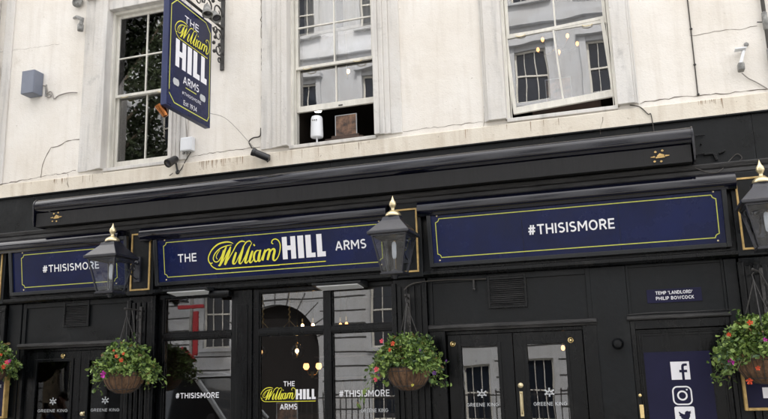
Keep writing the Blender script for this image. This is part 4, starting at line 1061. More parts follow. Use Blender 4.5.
# sensor on right wall
so = empty('security_sensor', P_(741, 58, 0)); tag(so, 'grey security sensor on a short bracket on the wall at upper right', 'sensor')
c = Vector(P_(741, 67, -.10)); MB().box(c.x-.035, c.x+.035, c.y-.05, c.y+.05, c.z-.05, c.z+.045).build('sensor_body', M['castgrey'], so, bevel=.014)
c2 = Vector(P_(743, 53, -.05)); mb = MB(); mb.tube([(c.x, -.10, c.z+.04), (c2.x, -.10, c2.z), (c2.x, -.01, c2.z+.02)], .018, 8); mb.box(c2.x-.09, c2.x+.035, -.13, -.03, c2.z+.03, c2.z+.045); mb.build('bracket', M['whiteplastic'], so, bevel=.003)
mb = MB(); mb.lathe([(.02, 0), (.028, -.02), (.02, -.03)], P_(746, 45, -.01), 10, 'y'); mb.build('fixing', M['castgrey'], so)
tubeobj('cable', [P_(742,73,-.10), P_(748,78,-.02), P_(756,82,-.02), P_(768,89,-.02)], .006, 'palecable', 'thin pale cable trailing right from the grey sensor', 'cable')
# upper-left old fitting
uo = empty('old_floodlight', P_(79, 8, 0)); tag(uo, 'weathered grey floodlight fitting at the top left beside the window surround', 'light fitting')
mb = MB(); mb.lathe([(.02, 0), (.085, -.02), (.09, -.06), (.06, -.09), (.055, -.06)], P_(79.5, 3, -.02), 18, 'y'); mb.build('lamp_ring', M['castgrey'], uo, smooth=True)
mb = MB(); mb.tube([P_(74,18,-.02), P_(77,17,-.12), P_(82,19,-.14), P_(81,25,-.14)], [.02,.03,.035,.03], 10); mb.build('bracket', M['castgrey'], uo, smooth=True)
mb = MB(); c = Vector(P_(80.5, 27, -.12)); mb.lathe([(.01, -.07), (.045, -.06), (.05, .03), (.03, .06)], c, 14); mb.build('lamp_head', M['castgrey'], uo, smooth=True)

# slab lights over the shop windows
def slab_light(pxa, pxb, pxc, py0, label, arm):
    a = at(pxa, py0, -.22); b = at(pxb, py0, -.22); z = (a.z+b.z)/2
    o = empty('slab_floodlight', ((a.x+b.x)/2, -.16, z)); tag(o, label, 'floodlight', 'slim floodlights above the shop windows')
    mb = MB(); mb.profx([(-.02, z-.005), (-.30, z+.03), (-.305, z+.055), (-.02, z+.075)], a.x, b.x)
    mb.build('housing', M['framemetal'], o, bevel=.006)
    mb = MB(); mb.profx([(-.045, z-.018), (-.27, z+.010), (-.27, z+.024), (-.045, z-.004)], a.x+.05, b.x-.05); mb.build('diffuser', M['whiteplastic'], o, bevel=.003)
    mb = MB()
    if arm:
        c = at(pxc, py0+4, -.12); mb.lathe([(.02, b.x-.06), (.052, b.x-.05), (.052, c.x-.02), (.045, c.x), (.01, c.x)], (0, -.12, z-.03), 16, axis='x'); mb.build('motor_tube', M['black'], o, smooth=True); mb = MB()
    mb.box((a.x+b.x)/2-.04, (a.x+b.x)/2+.04, -.05, .0, z+.0, z+.10); mb.build('mount', M['black'], o, smooth=True, bevel=.003)
slab_light(166, 210, 230, 293.0, 'slim grey floodlight with black motor tube above the left shop window', True)
slab_light(314, 363, 0, 287.0, 'slim grey floodlight with pale diffuser above the middle shop window', False)

# ------------------------------------------------------------------ things in the upstairs windows
pl_ = empty('table_lamp', (-3.99, .27, 4.72)); tag(pl_, 'small white cylindrical lamp standing in the open middle window', 'lamp')
c = at(317, 141, .12)
cx = c.x
MB().lathe([(.068, 4.83), (.084, 4.835), (.088, 4.86), (.080, 5.10), (.070, 5.128), (.05, 5.138), (.002, 5.14)], (cx, .12, 0), 24).build('shade', M['whiteplastic'], pl_, smooth=True)
mb = MB(); mb.lathe([(.055, 4.721), (.055, 4.735), (.012, 4.745), (.012, 4.835), (.04, 4.84)], (cx, .12, 0), 16); mb.build('base', M['whiteplastic'], pl_, smooth=True)
mb = MB(); f = flat(.030); 
for dx in (-.028, .0, .028): mb.box(cx+dx-.007, cx+dx+.007, .030, .045, 5.055, 5.068)
mb.build('vent_slot', M['castgrey'], pl_)
def menu_card(xa, xb, z0, z1, y, label):
    o = empty('menu_stand', ((xa+xb)/2, y, z0)); tag(o, label, 'menu stand')
    MB().box(xa, xb, y, y+.012, z0, z1).build('printed_card', M['card'], o)
    mb = MB(); t = .008
    mb.box(xa-t, xa, y-.004, y+.016, z0, z1+t); mb.box(xb, xb+t, y-.004, y+.016, z0, z1+t); mb.box(xa, xb, y-.003, y+.016, z1, z1+t); mb.build('clear_frame', M['frost'], o)
    MB().box(xa-.05, xb+.05, y-.05, y+.08, z0-.05, z0-.001).build('base', M['wood'], o, bevel=.004)
    return o
a = at(336, 137, .24); b = at(356, 115, .24); menu_card(a.x, b.x, 4.85, b.z+.02, .24, 'printed food menu in a stand at the open middle window')
MB_ = MB(); MB_.box(-3.75, -3.2, .14, .42, SILL, 4.80)
tag(MB_.build('wooden_box', M['wood'], None, bevel=.006), 'dark wooden box under the food menu in the middle window', 'box')
a = at(547, 100, .36); b = at(570, 77, .36); menu_card(a.x, b.x, 4.98, b.z, .36, 'printed menu in a stand behind the crooked right window')
tag(MB().box(-.95, -.10, .30, .55, SILL, 4.93).build('window_seat_box', M['wood'], None, bevel=.006), 'dark wooden ledge box behind the crooked right window', 'box')

mb = MB(); nn = 60; x0c, x1c = -4.15, -3.02
for k in range(nn):
    xa = x0c+(x1c-x0c)*k/nn; xb = x0c+(x1c-x0c)*(k+1)/nn
    yc = lambda x: .42+.025*math.sin(x*38)+.02*math.sin(x*17+1)
    if .42 < k/nn < .52: continue
    mb.add([(xa, yc(xa), 6.44), (xb, yc(xb), 6.44), (xb, yc(xb), 7.3), (xa, yc(xa), 7.3)], [(0,1,2,3)])
tag(mb.build('net_curtain', M['pale'], None, fix=False, smooth='all'), 'pale net curtain pair hanging behind the top of the middle upstairs window', 'curtain')
def chandelier(c, n, label, R=.22, m='bulb'):
    o = empty('chandelier', c); tag(o, label, 'light'); c = Vector(c)
    mb = MB(); mb.tube([c+Vector((0,0,1.4)), c], .008, 6)
    for k in range(n):
        a = 2*PI*k/n+.3; e = c+Vector((R*math.cos(a), R*math.sin(a), .0)); mb.tube(spline([c, c+(e-c)*.5+Vector((0,0,-.07)), e]), .008, 5)
    mb.build('arm', M['brass'], o, smooth=True)
    for k in range(n):
        a = 2*PI*k/n+.3; e = c+Vector((R*math.cos(a), R*math.sin(a), .045)); MB().ball(e, .024, 10, 8, (1,1,1.5)).build('bulb', M[m], o, smooth='all')
chandelier(at(347, 74, 1.4), 1, 'single glowing bulb hanging inside the open middle window', .02)
chandelier(at(557, 47, 1.6), 5, 'brass light fitting with warm bulbs inside the crooked right window', .30, 'bulbdim')
tag(MB().lathe([(.06, 0), (.06, .02), (.002, .02)], at(318, 111.5, 2.4), 14).build('ceiling_spotlight', M['downlight'], None), 'small round ceiling spotlight lit above the white lamp in the middle window', 'spotlight')

# ------------------------------------------------------------------ lights inside the bar
GROUPB = 'warm lights hanging inside the bar'
def pendant(px, py, Y, label, big=True, m='bulb'):
    c = at(px, py, Y); o = empty('pendant_light', c); tag(o, label, 'light', GROUPB)
    MB().tube([c+Vector((0,0,.12)), (c.x, c.y, 3.09)], .006, 6).build('cord', M['brass'], o)
    MB().lathe([(.02, .05), (.022, .12), (.008, .135)], c, 10).build('lamp_holder', M['brass'], o, smooth=True)
    MB().ball(c, .026, 12, 8, (1,1,1.35)).build('bulb', M[m], o, smooth='all')
    if big:
        MB().lathe([(.03, .12), (.09, .07), (.12, 0), (.105, -.07), (.07, -.11)], c, 20).build('glass_shade', M['lampglass'], o, smooth='all')
pendant(297, 351, 2.0, 'glass pendant with a glowing bulb in the middle shop window')
pendant(261, 352, 2.4, 'dim glass pendant at the left of the middle shop window', True, 'bulbdim')
pendant(302.5, 326, 2.6, 'left bulb of a warm pair high in the middle shop window', False)
pendant(313, 325.5, 2.6, 'right bulb of a warm pair high in the middle shop window', False)
pendant(340.5, 325, 2.6, 'left warm bulb beside the window mullion at the top right', False, 'bulbdim')
pendant(346.5, 324, 2.6, 'right warm bulb beside the window mullion at the top right', False, 'bulbdim')
pendant(265, 382, 4.4, 'small warm light low at the left of the middle shop window', False, 'bulbdim')
pendant(466, 377, 3.0, 'small orange light seen in the left glass of the right double door', False, 'bulbdim')
pendant(563, 348, 1.2, 'orange lamp glimpsed at the top of the right door glass', False, 'bulbdim')
for i, (px, py) in enumerate(((263, 331), (289.5, 329))):
    c = at(px, py, 1.6); o = empty('ring_pendant', c); tag(o, ('left' if i == 0 else 'right') + ' brass ring pendant on a chain high in the middle shop window', 'light', GROUPB)
    MB().tube([(c.x+.15*math.cos(2*PI*k/24), c.y+.15*math.sin(2*PI*k/24), c.z-.02) for k in range(25)], .014, 6, cap=False).build('ring', M['palebrass'], o, smooth=True)
    mb = MB()
    for k in range(16): mb.ball((c.x+(.006 if k % 2 else -.006), c.y, c.z+.14+k*.04), .016, 6, 5, (1,.6,1.4))
    for k in range(3): mb.tube([(c.x, c.y, c.z+.13), (c.x+.15*math.cos(2*PI*k/3), c.y+.15*math.sin(2*PI*k/3), c.z-.02)], .006, 5)
    mb.build('chain', M['gilt'], o)
wl = at(312.5, 369, 3.6); o = empty('wall_sconce', wl); tag(o, 'twin shaded warm wall light inside the middle shop window', 'light')
mb = MB(); mb.tube(spline([wl+Vector((-.12,0,0)), wl+Vector((-.06,0,-.10)), wl+Vector((.06,0,-.10)), wl+Vector((.12,0,0))]), .010, 6); mb.box(wl.x-.03, wl.x+.03, wl.y-.01, wl.y+.05, wl.z-.16, wl.z-.04); mb.build('arm', M['brass'], o)
for dx in (-.12, .12): MB().lathe([(.028, -.01), (.055, .03), (.048, .08), (.035, .10)], wl+Vector((dx,0,0)), 14).build('lamp_shade', M['bulbdim'], o, smooth='all')
# food poster inside low in the window
a = at(277, 419, .35); b = at(297, 403, .35); menu_card(a.x, b.x, .95, b.z, .35, 'printed food card low behind the middle shop window')
# shelf of bottles behind the bar
bot = None
for i in range(14):
    x = -5.75 + i*.19; o = None
    if bot is None:
        bot = empty('bottle', (x, 4.95, 1.181)); tag(bot, 'dark bottle on the shelf behind the bar counter', 'bottle', 'bottles on the shelf behind the bar')
        MB().lathe([(.036, 1.181), (.036, 1.36), (.014, 1.42), (.014, 1.49)], (x, 4.95, 0), 12).build('bottle_body', M['wood'], bot, smooth=True)
        MB().lathe([(.016, 1.49), (.016, 1.52)], (x, 4.95, 0), 10).build('bottle_cap', M['brass'], bot)
    else:
        o = copy_tree(bot); o.location.x = x

# ------------------------------------------------------------------ STREET, opposite buildings, trees, vehicle, person (seen mirrored in the glass)
def struct(name, mb, m): o = mb.build(name, m, None); o['kind'] = 'structure'; return o
struct('ground', MB().add([(-400,-400,GZ-.16),(400,-400,GZ-.16),(400,400,GZ-.16),(-400,400,GZ-.16)], [(0,1,2,3)]), M['paving'])
struct('road', MB().add([(-120,-11.2,GZ-.13),(120,-11.2,GZ-.13),(120,-3.4,GZ-.13),(-120,-3.4,GZ-.13)], [(0,1,2,3)]), M['asphalt'])
struct('near_pavement', MB().box(-60, 60, -3.25, .3, GZ-.2, GZ), M['paving'])
struct('near_kerb', MB().box(-60, 60, -3.4, -3.251, GZ-.2, GZ-.002), M['kerb'])
struct('far_pavement', MB().box(-60, 60, -15.3, -11.35, GZ-.2, GZ), M['paving'])
struct('far_kerb', MB().box(-60, 60, -11.349, -11.2, GZ-.2, GZ-.002), M['kerb'])
mb = MB()
for y in (-3.75, -3.95, -10.7, -10.9): mb.add([(-60, y, GZ-.126), (60, y, GZ-.126), (60, y+.09, GZ-.126), (-60, y+.09, GZ-.126)], [(0,1,2,3)])
struct('road_line', mb, M['linepaint'])

OY = -19.0
opp = empty('stone_townhouse', (-8, OY, GZ)); tag(opp, 'pale banded stone townhouse across the street, mirrored in the pub windows', 'building')
GW = [(-16.9, -15.7, 2.75, 5.5), (-9.55, -8.25, 2.55, 5.4), (-6.0, -5.0, -.25, 1.75), (-3.7, -2.75, -.25, 1.9), (-.6, .7, 1.0, 4.6), (2.6, 3.9, 1.0, 4.6), (-20.4, -19.2, 1.0, 4.6), (-24, -22.8, 1.0, 4.6), (-9.6, -8.2, -.2, 1.55)]
UW = []
for x in (-25.2, -22.0, -18.8, -15.8, -12.45, -9.1, -6.1, -2.78, -.05, 3.0, 6.2):
    UW += [(x-.62, x+.62, 7.2, 9.9), (x-.62, x+.62, 11.65, 13.75), (x-.62, x+.62, 15.9, 18.0)]
HOLES = GW + UW + [(-15.45, -11.75, GZ, 2.55)]
ZT = 25.0; X0, X1 = -27, 9
mb = MB()
xs = sorted(set([X0, X1] + [h[0] for h in HOLES] + [h[1] for h in HOLES])); zs = sorted(set([GZ, 6.2, ZT] + [max(h[2], GZ) for h in HOLES] + [h[3] for h in HOLES]))
def hole(x, z): return any(h[0] < x < h[1] and h[2] < z < h[3] for h in HOLES)
arch_c = (-13.6, 2.55, 1.85)
for i in range(len(xs)-1):
    run = None
    for j in range(len(zs)-1):
        solid = not hole((xs[i]+xs[i+1])/2, (zs[j]+zs[j+1])/2)
        if solid: run = [zs[j], zs[j+1]] if run is None else [run[0], zs[j+1]]
        if (not solid or j == len(zs)-2) and run:
            if run[0] >= 2.5 and run[0] < 2.6 and -15.5 < (xs[i]+xs[i+1])/2 < -11.7: run[0] = 4.45
            mb.box(xs[i], xs[i+1], OY-.5, OY, *run); run = None
# arch spandrels
n = 24; cx, cz, R = arch_c
for k in range(n):
    a0, a1 = PI*k/n, PI*(k+1)/n
    xa, xb = cx+R*math.cos(a0), cx+R*math.cos(a1); za, zb = cz+R*math.sin(a0), cz+R*math.sin(a1)
    mb.add([(xa, OY, za), (xb, OY, zb), (xb, OY, 4.46), (xa, OY, 4.46), (xa, OY-.5, za), (xb, OY-.5, zb)], [(0,1,2,3), (0,1,5,4)])
mb.build('wall', M['opp'], opp)
mb = MB()
for z in [GZ+.54*k for k in range(1, 12)]:                # banded joints, cut at the openings
    segs = [(X0, X1)]
    cuts = [(h[0]-.18, h[1]+.18) for h in HOLES if h[2]-.1 < z < h[3]+.15]
    if z > 2.5 and z < 4.5: h_ = math.sqrt(max(0, (R+.55)**2-(z-cz)**2)); cuts.append((cx-h_, cx+h_))
    for c0, c1 in cuts:
        ns = []
        for s0, s1 in segs:
            if c1 <= s0 or c0 >= s1: ns.append((s0, s1)); continue
            if c0 > s0: ns.append((s0, c0))
            if c1 < s1: ns.append((c1, s1))
        segs = ns
    for s0, s1 in segs: mb.box(s0, s1, OY-.0, OY+.004, z-.03, z+.03)
for k in range(1, 12):                                    # voussoir joints
    a = PI*k/12; d = Vector((math.cos(a), 0, math.sin(a))); q = Vector((-d.z, 0, d.x))*.025; c = Vector((cx, OY+.002, cz))
    p0 = c+d*(R+.0); p1 = c+d*(R+.75); mb.add([p0-q, p0+q, p1+q, p1-q], [(0,1,2,3)])
mb.build('joint', M['oppjoint'], opp, fix=False)
mb = MB()
mb.box(X0, X1, OY, OY+.35, 6.1, 6.35); mb.box(X0, X1, OY, OY+.18, 5.85, 6.1); mb.box(X0, X1, OY, OY+.15, 10.7, 10.95); mb.box(X0-.1, X1, OY, OY+.7, 24.4, 24.8); mb.box(X0, X1, OY, OY+.4, 24.0, 24.4); mb.box(X0, X1, OY, OY+.22, 14.75, 15.0)
mb.build('cornice', M['opp'], opp)
for h in GW + UW:
    mb = MB(); a, b, z0, z1 = h; t = .07
    mb.box(a, a+t, OY-.22, OY-.14, z0, z1); mb.box(b-t, b, OY-.22, OY-.14, z0, z1); mb.box(a+t, b-t, OY-.22, OY-.14, z0, z0+t); mb.box(a+t, b-t, OY-.22, OY-.14, z1-t, z1)
    mb.box(a+t, b-t, OY-.21, OY-.13, (z0+z1)/2-.03, (z0+z1)/2+.03)
    for f in (1/3, 2/3): mb.box(a+(b-a)*f-.014, a+(b-a)*f+.014, OY-.205, OY-.15, z0+t, z1-t)
    w = mb.build('window', M['sash'], opp); MB().box(a+t, b-t, OY-.2, OY-.19, z0+t, z1-t).build('pane', M['oppglass'], w)
    mb = MB()
    if h in UW:
        mb.box(a-.22, a-.0, OY, OY+.08, z0-.1, z1+.2); mb.box(b, b+.22, OY, OY+.08, z0-.1, z1+.2); mb.box(a-.3, b+.3, OY, OY+.28, z1+.2, z1+.36); mb.box(a-.3, b+.3, OY, OY+.2, z0-.22, z0-.1)
    else: mb.box(a-.15, b+.15, OY, OY+.14, z0-.14, z0)
    mb.build('moulding', M['opp'], w)
mb = MB(); mb.box(-15.4, -11.8, OY-.48, OY-.44, GZ, 4.4); mb.build('arched_door', M['tvblack'], opp)
# neighbour buildings close the street
for nx0, nx1, h, lab in ((9.05, 30, 14.5, 'plain stone building right of the banded townhouse across the street'), (-52, -27.05, 15.5, 'plain stone building left of the banded townhouse across the street')):
    nb = empty('town_building', ((nx0+nx1)/2, OY, GZ)); tag(nb, lab, 'building', 'buildings across the street')
    MB().box(nx0, nx1, OY-8, OY-.02, GZ, h).build('wall', M['opp'], nb)
    MB().box(nx0, nx1, OY-.02, OY+.4, h-.9, h-.5).build('cornice', M['opp'], nb)
    x = nx0+1.4
    while x < nx1-2:
        for z in (1.0, 5.4, 9.4):
            w = MB().box(x, x+1.2, OY-.02, OY+.03, z, z+2.3).build('window', M['sash'], nb); MB().box(x+.08, x+1.12, OY+.03, OY+.035, z+.08, z+2.22).build('pane', M['oppglass'], w)
        x += 3.1
# railings in front of the townhouse
ra = empty('area_railing', (-6, -15.2, GZ)); tag(ra, 'black spiked iron railing in front of the banded stone townhouse', 'railing')
mb = MB(); mb.box(-11.5, 6, -15.22, -15.18, .78, .82); mb.box(-11.5, 6, -15.22, -15.18, -.15, -.11); mb.build('rail', M['iron'], ra)
for k in range(88):
    x = -11.4+k*.2
    if k == 0:
        b0 = MB().box(x-.014, x+.014, -15.214, -15.186, GZ, .90).lathe([(.022, .90), (.03, .93), (.002, 1.02)], (x, -15.2, 0), 6).build('railing_bar', M['iron'], ra)
    else:
        b1 = b0.copy(); COL.objects.link(b1); b1.parent = ra; b1.location.x = k*.2

def tree(x, y, h, cr, seed, label, nleaf=7000):
    rnd = random.Random(seed); o = empty('plane_tree', (x, y, GZ)); tag(o, label, 'tree', 'street trees behind the camera')
    tr = MB(); tr.tube(spline([(x, y, GZ), (x+.1, y, 2), (x-.1, y+.1, h*.45), (x+.1, y, h*.72)], 5), [.30-.012*k for k in range(16)], 12)
    cl = []
    for k in range(16):
        a = rnd.uniform(0, 2*PI); z0 = rnd.uniform(h*.32, h*.6); l = cr*rnd.uniform(.5, 1)
        e = Vector((x+l*math.cos(a), y+l*math.sin(a), min(h-.8, z0+rnd.uniform(.8, h*.38))))
        tr.tube(spline([(x, y, z0), Vector((x, y, z0)).lerp(e, .5)+Vector((0,0,.3)), e], 4), [.11-.011*k_ for k_ in range(9)], 6); cl.append((e, rnd.uniform(.8, 1.5)))
        cl.append((Vector((x, y, z0)).lerp(e, .65)+Vector((rnd.uniform(-.6,.6), rnd.uniform(-.6,.6), .4)), rnd.uniform(.7, 1.2)))
    tr.build('trunk', M['bark'], o, smooth=True)
    fm = MB()
    for k in range(nleaf):
        c, r = rnd.choice(cl); v = Vector((rnd.gauss(0,1), rnd.gauss(0,1), rnd.gauss(0,.8))).normalized()*r*rnd.random()**.4
        fm.m = rnd.choices((0,1,2), (4, 1.5, 4))[0]; leaf(fm, c+v, rnd.uniform(.14, .26), rnd)
    fm.build('crown', [M['treeA'], M['treeB'], M['treeA']], o, fix=False)
tree(-19.0, -12.6, 21, 5.2, 4, 'leafy plane tree on the far pavement, mirrored in the upper left window', 14000)
tree(-28, -12.4, 13, 3.8, 6, 'leafy plane tree on the far pavement further left along the street', 5000)

# parked white van by the near kerb, nose towards +x
def van(cx, cy, label):
    g = GZ-.13; o = empty('parked_van', (cx, cy, g)); tag(o, label, 'van')
    lo = [(-2.3,.34),(-2.34,.7),(-2.30,1.20),(1.10,1.20),(1.35,1.16),(2.02,.98),(2.2,.72),(2.18,.34)]
    nl = len(lo); mb = MB()
    vs = [(cx+a, cy-.9, g+z) for a, z in lo] + [(cx+a, cy+.9, g+z) for a, z in lo]
    mb.add(vs, [(i, (i+1) % nl, nl+(i+1) % nl, nl+i) for i in range(nl)] + [tuple(range(nl)), tuple(range(nl, 2*nl))])
    mb.build('body', M['carpaint'], o, bevel=.07, smooth=True)
    cab = [(-2.24,1.19),(-2.1,2.02),(.30,2.12),(.50,2.06),(1.28,1.17)]; nc_ = len(cab)
    def yy(z): return .86-(z-1.19)*.17
    vs = [(cx+a, cy-yy(z), g+z) for a, z in cab] + [(cx+a, cy+yy(z), g+z) for a, z in cab]
    mb = MB(); mb.add(vs, [(i, i+1, nc_+i+1, nc_+i) for i in range(nc_-1)] + [tuple(range(nc_)), tuple(range(nc_, 2*nc_))]); mb.build('cabin_glass', M['carglass'], o)
    mb = MB()
    for q in (-1, 1):
        mb.tube([(cx+a, cy+q*yy(z), g+z+.005) for a, z in cab], .05, 6)
        for px0 in (-.35, .35-1.9): mb.tube([(cx+px0, cy+q*yy(1.2), g+1.2), (cx+px0, cy+q*yy(2.05), g+2.05)], .06, 6)
        mb.add([(cx+a, cy+q*(yy(z)+.012), g+z) for a, z in ((-2.2,1.19),(-2.06,2.04),(-1.5,2.06),(-1.5,1.19))], [(0,1,2,3)])
    mb.add([(cx+a, cy+q*.70, g+z) for a, z in ((-2.1,2.05),(.30,2.15),(.52,2.08)) for q in (-1, 1)], [(0,1,3,2), (2,3,5,4)])
    mb.build('roof', M['carpaint'], o, smooth=True)
    mb = MB(); mb.box(cx+2.12, cx+2.24, cy-.82, cy+.82, g+.30, g+.52); mb.box(cx+2.16, cx+2.215, cy-.35, cy+.35, g+.60, g+.74); mb.build('bumper', M['tyre'], o, bevel=.03)
    for sx in (-1.45, 1.35):
        for q in (-1, 1):
            w = MB().lathe([(.2, -.1), (.33, -.1), (.345, -.06), (.345, .06), (.33, .1), (.2, .1)], (cx+sx, cy+q*.84, g+.345), 28, 'y').build('wheel', M['tyre'], o, smooth=True)
            MB().lathe([(.01, -.105), (.19, -.108), (.20, -.07), (.20, .07), (.19, .108), (.01, .105)], (cx+sx, cy+q*.84, g+.345), 20, 'y').build('rim', M['rim'], w, smooth=True)
    for q in (-1, 1):
        MB().ball((cx+2.08, cy+q*.66, g+.80), .13, 12, 8, (.6, 1.3, .8)).build('headlight', M['whiteplastic'], o, smooth='all')
        MB().ball((cx-2.30, cy+q*.78, g+1.0), .10, 12, 8, (.4, .8, 1.6)).build('tail_light', M['red'], o, smooth='all')
        MB().ball((cx+1.0, cy+q*1.0, g+1.28), .11, 10, 8, (.6, 1, 1.1)).build('wing_mirror', M['tyre'], o, smooth='all')
van(-8.75, -5.0, 'pale van parked at the near kerb, mirrored in the left shop window')

# red post sign across the street
c = at(190, 306, 12.6); rp = empty('street_post', (c.x, -12.6, GZ)); tag(rp, 'grey street post with red crossbar and red panel, mirrored in the left shop window', 'post')
MB().tube([(c.x, -12.6, GZ), (c.x, -12.6, 4.3)], .06, 12).build('post', M['castgrey'], rp, smooth=True)
MB().box(c.x-.5, c.x+.45, -12.66, -12.54, 3.80, 3.93).build('crossbar', M['red'], rp, bevel=.02)
MB().box(c.x+.08, c.x+.26, -12.64, -12.56, 2.3, 3.7).build('panel', M['red'], rp, bevel=.02)
mb = MB(); mb.lathe([(.45, 2.15), (.35, 2.35), (.08, 2.55), (.02, 2.6)], (c.x-.3, -12.6, 0), 16); mb.build('bell_cover', M['red'], rp, smooth=True)

# person on the near pavement
def person(px_, py_):
    o = empty('person', (px_, py_, GZ)); tag(o, 'person with dark hair and light blue shirt holding up a phone by the left door', 'person')
    g = GZ
    def skinned(name, verts, edges, radii, m, root=0, sub=2):
        me = bpy.data.meshes.new(name); me.from_pydata([Vector(v) for v in verts], edges, []); ob = bpy.data.objects.new(name, me); COL.objects.link(ob); ob.parent = o
        md = ob.modifiers.new('Skin', 'SKIN'); md.use_smooth_shade = True
        sv = me.skin_vertices[0].data if me.skin_vertices else None
        if sv is None:
            bm_ = __import__('bmesh'); b = bm_.new(); b.from_mesh(me); b.verts.layers.skin.verify(); b.to_mesh(me); b.free(); sv = me.skin_vertices[0].data
        for i, r in enumerate(radii): sv[i].radius = r if isinstance(r, tuple) else (r, r); sv[i].use_root = (i == root)
        s = ob.modifiers.new('Sub', 'SUBSURF'); s.levels = sub; s.render_levels = sub
        me.materials.append(m); return ob
    # faces +y (towards the pub)
    V = [(0,0,.96),(0,0,1.12),(0,.01,1.32),(0,0,1.47),(0,.01,1.55),(0,.03,1.62),(0,.035,1.72)]; E = [(0,1),(1,2),(2,3),(3,4),(4,5),(5,6)]; R_ = [(.15,.11),(.135,.10),(.16,.11),(.07,.065),(.055,.055),(.078,.092),(.070,.085)]
    def add(v, r, par): V.append(v); R_.append(r); E.append((par, len(V)-1)); return len(V)-1
    for s in (-1, 1):
        i = add((s*.10, 0, .88), .095, 0); i = add((s*.11, .01, .50), .060, i); i = add((s*.11, -.01, .10), .040, i); i = add((s*.12, .07, .045), (.040, .03), i); add((s*.125, .15, .03), (.038, .022), i)
        i = add((s*.19, 0, 1.43), .058, 3); i = add((s*.25, .10, 1.20), .044, i); i = add((s*.10, .30, 1.44), .030, i); w = add((s*.075, .335, 1.50), (.034, .02), i)
        for k in range(4): a_ = add((s*(.045), .355+.004*k, 1.515+.020*(k-1)), .0095, w); add((s*.012, .385, 1.515+.020*(k-1)), .0085, a_)
        a_ = add((s*.055, .33, 1.545), .010, w); add((s*.03, .335, 1.57), .009, a_)
    i = add((0, .125, 1.655), .012, 5)
    skinned('body', V, E, R_, M['skin'])
    SV = [(0,0,.93),(0,0,1.12),(0,.01,1.32),(0,0,1.45)]; SE = [(0,1),(1,2),(2,3)]; SR = [(.175,.135),(.155,.125),(.178,.13),(.085,.08)]
    for s in (-1, 1):
        k = len(SV); SV += [(s*.195,0,1.425),(s*.255,.10,1.20),(s*.17,.21,1.33)]; SE += [(3,k),(k,k+1),(k+1,k+2)]; SR += [.070,.058,.046]
    skinned('shirt', SV, SE, SR, M['shirt'])
    TV = [(0,0,.98),(0,0,.92)]; TE = [(0,1)]; TR = [(.16,.12),(.155,.12)]
    for s in (-1, 1):
        k = len(TV); TV += [(s*.10,0,.86),(s*.11,.01,.50),(s*.11,-.01,.09)]; TE += [(1,k),(k,k+1),(k+1,k+2)]; TR += [.105,.075,.062]
    skinned('trousers', TV, TE, TR, M['trouser'])
    skinned('hair', [(0,-.02,1.62),(0,-.012,1.72),(0,.02,1.782)], [(0,1),(1,2)], [(.075,.075),(.085,.085),(.07,.085)], M['hair'])
    for s in (-1, 1):
        MB().ball((px_+s*.032, py_+.112, g+1.685), .012, 8, 6).build('eye', M['whiteplastic'], o, smooth='all')
        MB().ball((px_+s*.085, py_+.025, g+1.66), .026, 8, 6, (.4, .7, 1.2)).build('ear', M['skin'], o, smooth='all')
        MB().ball((px_+s*.122, py_+.08, g+.04), .07, 10, 6, (.8, 1.9, .65)).build('shoe', M['shoe'], o, smooth='all')
    MB().box(px_-.03, px_+.03, py_+.105, py_+.122, g+1.612, g+1.620).build('mouth', M['petK'], o)
p = at(55, 402, 1.75); person(p.x+.05, -1.75)
PHX = p.x+.05
ph = MB().box(PHX-.045, PHX+.045, -1.75+.375, -1.75+.385, GZ+1.47, GZ+1.62).build('mobile_phone', M['cctv'], None, bevel=.004); tag(ph, 'black mobile phone held up by the person in the blue shirt', 'phone')

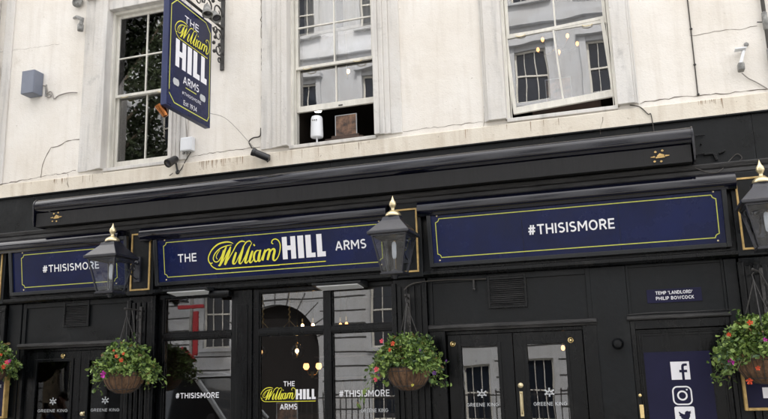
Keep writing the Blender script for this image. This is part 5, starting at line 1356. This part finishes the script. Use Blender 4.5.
# ------------------------------------------------------------------ light, sky, camera
w = bpy.data.worlds.new('World'); S.world = w; w.use_nodes = True
N = w.node_tree.nodes; L = w.node_tree.links
sky = N.new('ShaderNodeTexSky'); sky.sky_type = 'NISHITA'; sky.sun_disc = False
EL, AZ = math.radians(48), math.radians(15)       # azimuth measured from +Y clockwise, sun behind the pub: its front is in open shade, the far side of the street is lit
sky.sun_elevation = EL; sky.sun_rotation = AZ; sky.dust_density = 3.0; sky.air_density = 1.0; sky.ozone_density = 1.0
bg = N['Background']; bg.inputs['Strength'].default_value = .13
tcw = N.new('ShaderNodeTexCoord'); mpw = N.new('ShaderNodeMapping'); mpw.inputs['Scale'].default_value = (1, 1, 2.2); L.new(tcw.outputs['Generated'], mpw.inputs['Vector'])
cn = N.new('ShaderNodeTexNoise'); cn.inputs['Scale'].default_value = 2.4; cn.inputs['Detail'].default_value = 9; cn.inputs['Roughness'].default_value = .58; L.new(mpw.outputs['Vector'], cn.inputs['Vector'])
cr_ = N.new('ShaderNodeValToRGB'); cr_.color_ramp.elements[0].position = .36; cr_.color_ramp.elements[1].position = .58; cr_.color_ramp.elements[0].color = (.25, .25, .25, 1)
L.new(cn.outputs['Fac'], cr_.inputs['Fac'])
cm = N.new('ShaderNodeMix'); cm.data_type = 'RGBA'; L.new(cr_.outputs['Color'], cm.inputs['Factor'])
L.new(sky.outputs['Color'], [k for k in cm.inputs if k.name == 'A' and k.type == 'RGBA'][0])
[k for k in cm.inputs if k.name == 'B' and k.type == 'RGBA'][0].default_value = (10.4, 10.1, 9.9, 1)      # bright broken cloud
L.new([k for k in cm.outputs if k.type == 'RGBA'][0], bg.inputs['Color'])
sl = bpy.data.lights.new('sun', 'SUN'); sl.energy = 2.3; sl.angle = math.radians(1.0); sl.color = (1, .95, .88)
so = bpy.data.objects.new('sun', sl); COL.objects.link(so)
sd = Vector((math.sin(AZ)*math.cos(EL), math.cos(AZ)*math.cos(EL), math.sin(EL)))
so.rotation_euler = (-sd).to_track_quat('-Z', 'Y').to_euler()

cam = bpy.data.cameras.new('camera'); co = bpy.data.objects.new('camera', cam); COL.objects.link(co)
cam.sensor_fit = 'HORIZONTAL'; cam.sensor_width = 36; cam.lens = 36*F/768; cam.clip_end = 1500; cam.clip_start = .05
co.matrix_world = Matrix(((CR.x, CU.x, -CW.x, CAM.x), (CR.y, CU.y, -CW.y, CAM.y), (CR.z, CU.z, -CW.z, CAM.z), (0, 0, 0, 1)))
S.camera = co
S.view_settings.view_transform = 'Standard'; S.view_settings.look = 'None'; S.view_settings.gamma = 1.0; S.view_settings.exposure = 1.37
S.view_settings.use_curve_mapping = False
S.cycles.max_bounces = 8; S.cycles.transparent_max_bounces = 24
